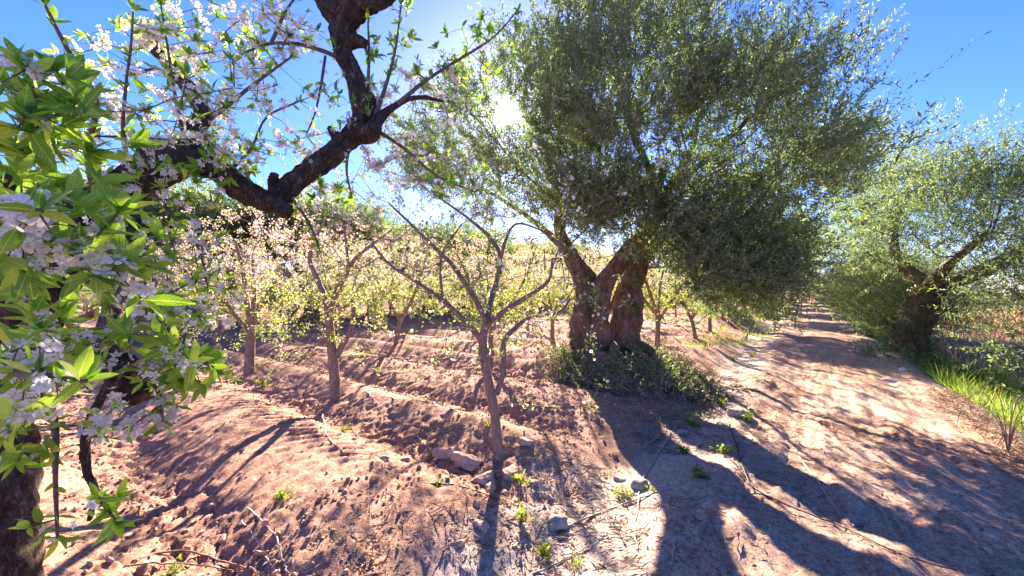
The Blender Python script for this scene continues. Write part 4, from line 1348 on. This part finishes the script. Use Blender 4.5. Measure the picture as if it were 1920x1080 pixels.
    mb.build('foliage', M['plum_leaves'], root, kind='stuff')
    # blossoms: z axis of the flower along BD
    FB = frames(norm(np.cross(BD, rng.normal(size=BD.shape))), up=BD)
    x, y = proj(BP); vis = (x > -20) & (x < 1940) & (y > -20) & (y < 1100)
    size = np.where(vis, BS / BP[:, 1], 0)
    big = np.argsort(-size)[:300]; bigset = np.zeros(len(BP), bool); bigset[big] = True
    fm = MB(); fm.add(PET_V, PET_F, 0); fme = fm.mesh('blossom', [M['petal']], True)
    sm = MB(); sm.add(STA_V, STA_F, 0); sme = sm.mesh('stamens', [M['stamen']], True)
    for i in big:
        o = bpy.data.objects.new('blossom', fme)
        col.objects.link(o); o.parent = root
        m3 = Matrix([list(FB[i][0]), list(FB[i][1]), list(FB[i][2])]).transposed()
        o.location = Vector(BP[i]) - rl; o.rotation_euler = m3.to_euler(); o.scale = (BS[i],) * 3
        st_ = bpy.data.objects.new('stamens', sme); col.objects.link(st_); st_.parent = o
    mb = MB(); m_ = ~bigset
    scatter(mb, FARF_V, FARF_F, BP[m_], FB[m_], BS[m_] * 1.05, 0); scatter(mb, STA_V[:12], STA_F[:3], BP[m_], FB[m_], BS[m_], 1)
    mb.build('small_blossom', [M['petals'], M['stamen']], root, kind='stuff')
    print('FG leaves', len(LP), 'blossoms', len(BP))


foreground_plum()


# ------------------------------------------------------------------ grass, litter, clods: nobody could count these
def blades(mb, x, y, h, w, lean, rng, dz=-.01):
    n = len(x)
    z = gz(x, y) + dz
    d = norm(np.stack([rng.normal(size=n) * lean, rng.normal(size=n) * lean, np.ones(n)], 1))
    fr = frames(d, up=rng.normal(size=(n, 3)))
    sz = np.stack([w, h, h], 1)
    pos = np.stack([x, y, z], 1)
    scatter(mb, BLADE_V, BLADE_Q, pos, fr, sz); scatter(mb, BLADE_V, BLADE_T, pos, fr, sz)


def grass():
    rng = np.random.default_rng(77)
    mb = MB()
    n = 26000
    u = rng.uniform(2.0, 16, n); v = -1.9 - rng.gamma(2.0, .42, n)
    keep = (fbm(u * .9, v * .9, 5, 3) + .15 * rng.random(n) > -.12) & (v < -1.85 + .2 * vnoise(u * 1.5, u * .2, 4))
    u, v = u[keep], v[keep]; x, y = uv2xy(u, v); n = len(u)
    tall = 1 + .9 * sstep(-.1, .3, fbm(u * .7, v * .7, 8, 2))
    blades(mb, x, y, rng.uniform(.1, .26, n) * tall, rng.uniform(.004, .009, n), .45, rng)
    n = 14000
    u = rng.uniform(13, 60, n); v = -2.05 - rng.gamma(2, .25, n)
    keep = fbm(u * .5, v * .5, 15, 2) > -.15
    u, v = u[keep], v[keep]; x, y = uv2xy(u, v); n = len(u)
    blades(mb, x, y, rng.uniform(.12, .4, n), rng.uniform(.008, .018, n), .4, rng)
    o = mb.build('verge_grass', M['grass'], smooth=False)
    tag(o, 'lush green grass on the bank along the right of the track', 'grass', kind='stuff')
    mb = MB()
    n = 16000
    u = rng.uniform(10.5, 60, n); v = rng.uniform(.75, 2.6, n)
    keep = fbm(u * .55, v * .9, 25, 3) > .12
    u, v = u[keep], v[keep]; x, y = uv2xy(u, v); n = len(u)
    blades(mb, x, y, rng.uniform(.06, .2, n), rng.uniform(.006, .014, n), .5, rng)
    n = 1600
    u = rng.uniform(3.2, 10, n); v = rng.uniform(.5, 1.5, n)
    keep = fbm(u * 1.4, v * 1.4, 35, 2) > .22
    u, v = u[keep], v[keep]; x, y = uv2xy(u, v); n = len(u)
    blades(mb, x, y, rng.uniform(.04, .12, n), rng.uniform(.003, .006, n), .6, rng)
    o = mb.build('thin_grass', M['grass'], smooth=False)
    tag(o, 'thin patches of grass between the track and the left olive mounds', 'grass', kind='stuff')
    mb = MB()
    n = 30000
    u = rng.uniform(7, 70, n) ; v = rng.uniform(-16, -3.4, n)
    keep = fbm(u * .3, v * .3, 45, 2) + .2 * sstep(-4, -6, v) > -.12
    u, v = u[keep], v[keep]; x, y = uv2xy(u, v); n = len(u)
    blades(mb, x, y, rng.uniform(.35, .95, n), rng.uniform(.008, .02, n), .3, rng)
    o = mb.build('dry_field_grass', M['dry_grass'], smooth=False)
    tag(o, 'tall straw-coloured dry grass in the field right of the track', 'dry grass', kind='stuff')


grass()


def ico(sub, seed, amt, cuts=0):
    import bmesh
    bm = bmesh.new(); bmesh.ops.create_icosphere(bm, subdivisions=sub, radius=1.0)
    V = np.array([v_.co[:] for v_ in bm.verts]); Fc = np.array([[v_.index for v_ in f.verts] for f in bm.faces]); bm.free()
    rg = np.random.default_rng(900 + seed)
    for n_ in sph_dirs(cuts, rg) if cuts else []:
        d_ = V @ n_; lim = rg.uniform(.5, .88)
        V = V - np.maximum(0, d_ - lim)[:, None] * n_
    r = 1 + amt * (fbm(V[:, 0] * 1.3 + seed, V[:, 1] * 1.3 + V[:, 2] * .9, seed, 3) * 2) + amt * .35 * fbm(V[:, 0] * 5 + V[:, 2] * 4, V[:, 1] * 5 - V[:, 2] * 3, seed + 3, 2)
    return V * r[:, None], Fc


def clods():
    rng = np.random.default_rng(88)
    n = 44000
    u = .2 + 8.5 * rng.random(n) ** 1.4; v = 1.3 + 8 * rng.random(n) ** 1.3
    du = np.abs(((u + ROW / 2) % ROW) - ROW / 2)
    wgt = .12 + .8 * np.exp(-((du - .62) / .26) ** 2) + .5 * sstep(.05, .3, fbm(u * .8, v * .8, 61, 3))
    keep = (rng.random(n) < wgt * .4) & (v > 1.6 + rng.normal(size=n) * .25)
    u, v = u[keep], v[keep]; x, y = uv2xy(u, v); n = len(u)
    s_ = np.clip(rng.lognormal(math.log(.0075), .5, n), .004, .032)
    mb = MB()
    kind = rng.integers(0, 4, n)
    for k_ in range(4):
        tv, tf = ico(1, 3 + k_, .5)
        m_ = kind == k_
        pos = np.stack([x[m_], y[m_], gz(x[m_], y[m_]) + s_[m_] * .25], 1)
        fr = frames(sph_dirs(m_.sum(), rng), up=rng.normal(size=(m_.sum(), 3)))
        scatter(mb, tv, tf, pos, fr, s_[m_][:, None] * rng.uniform(.7, 1.25, (m_.sum(), 3)))
    o = mb.build('soil_clods', M['clod'], smooth=False)
    tag(o, 'loose crumbled clods of reddish earth along the furrows', 'soil', kind='stuff')
    print('clods', n)
    # dead leaves and straw
    mb = MB(); n = 17000
    u = rng.uniform(.6, 8.5, n); v = rng.normal(1.35, .6, n)
    keep = (v < 3.2) & (v > -.2) & (fbm(u * 1.1, v * 1.1, 66, 3) > -.12)
    u, v = u[keep], v[keep]; x, y = uv2xy(u, v); n = len(u)
    d = norm(np.stack([rng.normal(size=n), rng.normal(size=n), rng.normal(size=n) * .15], 1))
    L = np.where(rng.random(n) < .25, rng.uniform(.06, .22, n), rng.uniform(.02, .055, n)); W = np.where(L > .056, .012, 1.0)
    scatter(mb, OLIVE_V, OLIVE_F, np.stack([x, y, gz(x, y) + .006], 1), frames(d), np.stack([L * np.where(L > .056, .12, 1), L, L], 1))
    n = 5200
    u = rng.uniform(1.5, 12, n); v = rng.uniform(-1.7, .7, n); x, y = uv2xy(u, v)
    d = norm(np.stack([rng.normal(size=n), rng.normal(size=n), rng.normal(size=n) * .15], 1)); L = rng.uniform(.015, .05, n)
    scatter(mb, OLIVE_V * [1.3, 1, 1], OLIVE_F, np.stack([x, y, gz(x, y) + .005], 1), frames(d), L)
    n = 2500   # along the right edge of the track
    u = rng.uniform(2, 9, n); v = rng.normal(-1.75, .13, n); x, y = uv2xy(u, v)
    d = norm(np.stack([rng.normal(size=n), rng.normal(size=n), np.abs(rng.normal(size=n)) * .5], 1)); L = rng.uniform(.04, .2, n)
    scatter(mb, OLIVE_V, OLIVE_F, np.stack([x, y, gz(x, y) + .003], 1), frames(d), np.stack([L * .15, L, L], 1))
    o = mb.build('leaf_litter', M['dry_leaf'], smooth=False)
    tag(o, 'dead leaves and straw scattered between the furrow ends and the track', 'leaf litter', kind='stuff')


clods()


# ------------------------------------------------------------------ sticks, hose, stones, weeds
def stick(name, cat, label, pts, r, mat, lift=.0, group='sticks lying on the ground', tips=()):
    W = np.array([gpx(x, y) for x, y in pts])
    S = spline(W, 8)
    S[:, 2] = np.maximum(S[:, 2], gz(S[:, 0], S[:, 1], True)) + r * .8
    # stiff wood bridges the hollows
    k_ = np.ones(9) / 9
    if len(S) > 12:
        zz = np.convolve(np.pad(S[:, 2], 4, 'edge'), k_, 'valid'); S[:, 2] = np.maximum(zz, S[:, 2] - .01)
    S[:, 2] += lift
    S[:, :2] += .004 * np.random.default_rng(len(label)).normal(size=S[:, :2].shape)
    R = np.linspace(r, r * .55, len(S))
    mb = MB(); tube(mb, S, R, 6, bump=.1, seed=len(label))
    o = mb.build(name, mat, origin=W[0])
    return tag(o, label, cat, group)


PS, BSK = M['pale_stick'], M['brown_stick']
stick('dry_stick', 'stick', 'longest pale stick, running from the olive shade down past the round grey stone', [(1270, 795), (1235, 850), (1205, 900), (1198, 935), (1191, 990), (1197, 1055)], .008, PS)
stick('dry_stick', 'stick', 'thick pale stick lying beside the large grey stone', [(1050, 995), (1120, 965), (1180, 945), (1258, 917)], .008, PS)
stick('dry_stick', 'stick', 'thin pale stick below the large grey stone', [(1040, 1013), (1075, 1000), (1115, 986)], .005, PS)
stick('dry_stick', 'stick', 'pale stick at the bottom edge below the stones', [(1000, 1079), (1070, 1045), (1135, 1004)], .006, PS)
stick('dry_stick', 'stick', 'pale curved stick on the ridge flank under the forked plum tree', [(604, 783), (615, 820), (645, 852)], .009, PS)
stick('dry_stick', 'stick', 'thin reddish stick along the foot of the first ridge', [(645, 853), (700, 850), (770, 828)], .005, BSK)
stick('dry_stick', 'stick', 'short pale stick at bottom left, just left of a longer one', [(454, 980), (485, 1022), (508, 1066)], .006, PS)
stick('dry_stick', 'stick', 'long pale stick crossing the bottom left soil', [(464, 955), (515, 1002), (530, 1050), (540, 1079)], .006, PS)
stick('dry_stick', 'stick', 'reddish stick lying flat at the bottom left corner of the bare soil', [(250, 1050), (340, 1044), (420, 1058), (492, 1078)], .007, BSK)
stick('dry_stick', 'stick', 'slim reddish stick just below the other flat one at bottom left', [(230, 1062), (330, 1058), (440, 1079)], .005, BSK)
stick('dry_stick', 'stick', 'straight pale stick lying alone on the sunlit track', [(1498, 858), (1532, 903), (1576, 970)], .008, PS)
stick('dry_stick', 'stick', 'dark stick at the foot of the nearest plum tree', [(800, 905), (870, 917), (960, 946)], .007, M['hose'])
stick('dry_stick', 'stick', 'short pale stick between the front two plum trees', [(720, 730), (735, 745), (752, 757)], .009, PS)
stick('dry_stick', 'stick', 'small pale stick left of the one between the front plum trees', [(688, 735), (700, 748), (716, 762)], .007, PS)
stick('dry_stick', 'stick', 'thin brown stick just left of the longest pale stick', [(1176, 945), (1174, 985), (1172, 1025)], .004, BSK)
stick('dry_stick', 'stick', 'short pale stick right of the round grey stone', [(1240, 896), (1252, 915), (1264, 937)], .005, PS)
stick('dry_stick', 'stick', 'short grey stick in the shade right of the longest stick', [(1267, 1012), (1262, 1040), (1258, 1062)], .005, PS)
stick('dry_stick', 'stick', 'hooked grey stick in the shade below the dark weed', [(1283, 990), (1296, 1006), (1297, 1022)], .004, PS)
stick('dry_stick', 'stick', 'brown stick leaning down from the huge olive mound', [(1022, 708), (1080, 750), (1130, 802)], .01, BSK)
stick('dry_stick', 'stick', 'thin brown stick across the olive mound foot', [(960, 755), (1040, 765), (1125, 758)], .008, BSK)
stick('dry_stick', 'stick', 'grey stick lying in the shade under the olive mound', [(1198, 843), (1218, 832), (1243, 815)], .006, PS)
stick('dry_stick', 'stick', 'pale stick flat in the shade right of the round stone', [(1232, 948), (1280, 955), (1335, 962)], .006, PS)
stick('irrigation_hose', 'hose', 'thin dark hose curving along the left edge of the track', [(1366, 795), (1384, 845), (1402, 905), (1440, 935), (1560, 985), (1690, 1040), (1800, 1078)], .007, M['hose'], group=None)


def stone(label, x, y, wpx, mat, sq=(1, .8, .6), seed=0, name='stone', cat='stone', rz=0, cuts=5, sink=.08, smooth=True):
    c = gpx(x, y)
    r = wpx / F * c[1] * .5
    tv, tf = ico(3, seed + 2, .16 if smooth else .42, cuts)
    V = tv * np.array(sq) * r
    a = rz; V = np.stack([V[:, 0] * math.cos(a) - V[:, 1] * math.sin(a), V[:, 0] * math.sin(a) + V[:, 1] * math.cos(a), V[:, 2]], 1)
    mb = MB(); mb.add(V, tf)
    o = mb.build(name, mat, origin=(0, 0, 0), smooth=smooth); o.location = (c[0], c[1], c[2] + r * sq[2] * sink)
    return tag(o, label, cat, 'loose stones and clods')


stone('largest grey river stone at the ridge end, under a pale stick', 1045, 985, 46, M['stone'], (1, .9, .62), 1)
stone('round grey stone crossed by the longest pale stick', 1199, 912, 36, M['stone'], (1, .95, .75), 2)
stone('pale stone at the shadow edge left of the round grey one', 1160, 900, 28, M['stone'], (1, .8, .6), 3)
stone('small grey stone on the ridge right of the nearest plum trunk', 985, 830, 30, M['stone'], (1, .8, .6), 4)
stone('stone among the grass tufts at the left edge of the track', 1384, 780, 42, M['stone'], (1, .8, .7), 5)
stone('white slab lying at the right side of the shaded track', 1666, 714, 30, M['white_stone'], (.5, 1.1, .3), 6, rz=.7, cuts=9)
stone('small white stone by the foot of the ivy-clad olive', 1693, 694, 13, M['white_stone'], (1, .8, .7), 16)
stone('pale stone at the olive mound foot, upper right of the shaded hollow', 1281, 812, 24, M['stone'], (1, .8, .5), 7)
for i, (x, y, w_, t_) in enumerate([(880, 868, 62, 'large cracked clod left of the nearest plum trunk'), (915, 905, 70, 'largest clod below the nearest plum trunk'), (955, 890, 48, 'clod right below the nearest plum trunk'),
                                    (840, 850, 40, 'clod on the first ridge flank left of the large cracked one'), (760, 862, 24, 'small clod in the furrow left of the nearest plum tree'), (722, 862, 20, 'smallest clod in the furrow under the forked plum tree'),
                                    (900, 985, 60, 'broad shaded clod at the end of the tyre lane'), (860, 1020, 44, 'clod at the bottom of the tyre lane'), (800, 1050, 38, 'dark clod near the bottom edge of the tyre lane'),
                                    (1000, 905, 34, 'clod between the nearest plum trunk and the stones'), (420, 1010, 40, 'clod beside the bottom left sticks')]):
    stone(t_, x, y, w_ * (1.1 if i < 6 else .7), M['clod'], (1, .8, .5), 20 + i, 'earth_clod', 'clod', rz=i, cuts=11, sink=0.02, smooth=False)


def weed(label, x, y, hpx, n=14, mat='weed', spread=.5, seed=0, wide=1.0):
    rng = np.random.default_rng(300 + seed)
    c = gpx(x, y)
    h = .72 * hpx / F * c[1]
    root = empty('weed', tuple(c), label, 'weed', 'small weeds on the bare soil')
    st = MB(); lv = MB()
    for i in range(n):
        d = norm(np.array([rng.normal() * spread, rng.normal() * spread, 1.0]))
        ln = h * rng.uniform(.45, 1.0)
        b = c + np.array([rng.normal() * .1 * h, rng.normal() * .1 * h, -.01])
        S = spline(np.array([b, b + d * ln * .5, b + d * ln + np.array([d[0], d[1], -.2]) * ln * .15]), 3)
        tube(st, S, np.full(len(S), max(.0012, h * .012)), 4, cap=False)
        k_ = 6
        p = S[rng.integers(1, len(S), k_)]
        ld = norm(rng.normal(size=(k_, 3)) + d * .5)
        scatter(lv, SMALL_V * [1.3 * wide, 1, 1], SMALL_F, p, frames(ld), rng.uniform(.2, .36, k_) * h)
    st.build('stem', M['weed'], root, kind='stuff'); lv.build('leaves', M[mat], root, smooth=False, kind='stuff')


WD = [('yellow-green weed on the tyre lane at lower left', 533, 935, 42), ('bright little weed at the furrow bottom left of the nearest plum tree', 821, 912, 26), ('brownish weed left of the largest grey stone', 975, 975, 44),
      ('leafy weed at the foot of the third plum tree', 494, 722, 26), ('small weed on the first ridge top under the forked tree', 645, 808, 22), ('weed on the ridge flank midway to the nearest trunk', 808, 858, 16),
      ('pale weed just left of the round grey stone', 1168, 930, 40), ('dark green weed in the blue shade beside the track', 1310, 895, 36), ('bright grass-like weed by the stone at the track edge', 1400, 790, 36),
      ('upright lime weed at the corner of the olive shade', 1300, 798, 40), ('weed tuft on the track edge below the hose end', 1358, 850, 34), ('low weed in the bottom centre litter', 1020, 1040, 44),
      ('dark low weed right of the olive mound foot', 1282, 850, 28), ('weed tuft by the far left edge of the track', 1376, 678, 20), ('small lime weed on the left track edge before the second mound', 1410, 668, 18),
      ('lone green patch in the middle of the far track', 1503, 660, 10), ('weed on the ridge right of the nearest trunk', 975, 905, 36), ('weed sprouting under the small plum tree', 765, 655, 14),
      ('faint weed at the bottom among dead leaves', 1080, 1062, 30), ('weed at the trunk foot of the nearest plum tree', 912, 800, 20), ('small weed at the very bottom left by the flat sticks', 325, 1075, 40),
      ('weed upper right of the stone at the track edge', 1350, 760, 30), ('little weed beside the round grey stone, on its right', 1222, 920, 22)]
for i, (lb, x, y, h_) in enumerate(WD):
    weed(lb, x, y, h_, 12 if i not in (7, 12) else 22, 'grass' if i in (7, 8, 12) else 'weed', .6, i)


def straw_tuft():
    rng = np.random.default_rng(5)
    c = gpx(1890, 850)
    root = empty('dry_grass_tuft', tuple(c), 'bent straw-coloured grass tuft at the right edge above the green bank', 'grass tuft')
    for i in range(11):
        a = rng.uniform(0, 6.28); h = rng.uniform(.35, .6); r = rng.uniform(.12, .35)
        d = np.array([math.cos(a), math.sin(a), 0])
        S = spline(np.array([c, c + d * r * .25 + [0, 0, h * .7], c + d * r * .6 + [0, 0, h], c + d * r + [0, 0, h * .75], c + d * r * 1.15 + [0, 0, h * .35]]), 5)
        mb = MB(); tube(mb, S, np.linspace(.004, .0025, len(S)), 5)
        mb.build('stalk', M['dry_grass'], root)


straw_tuft()
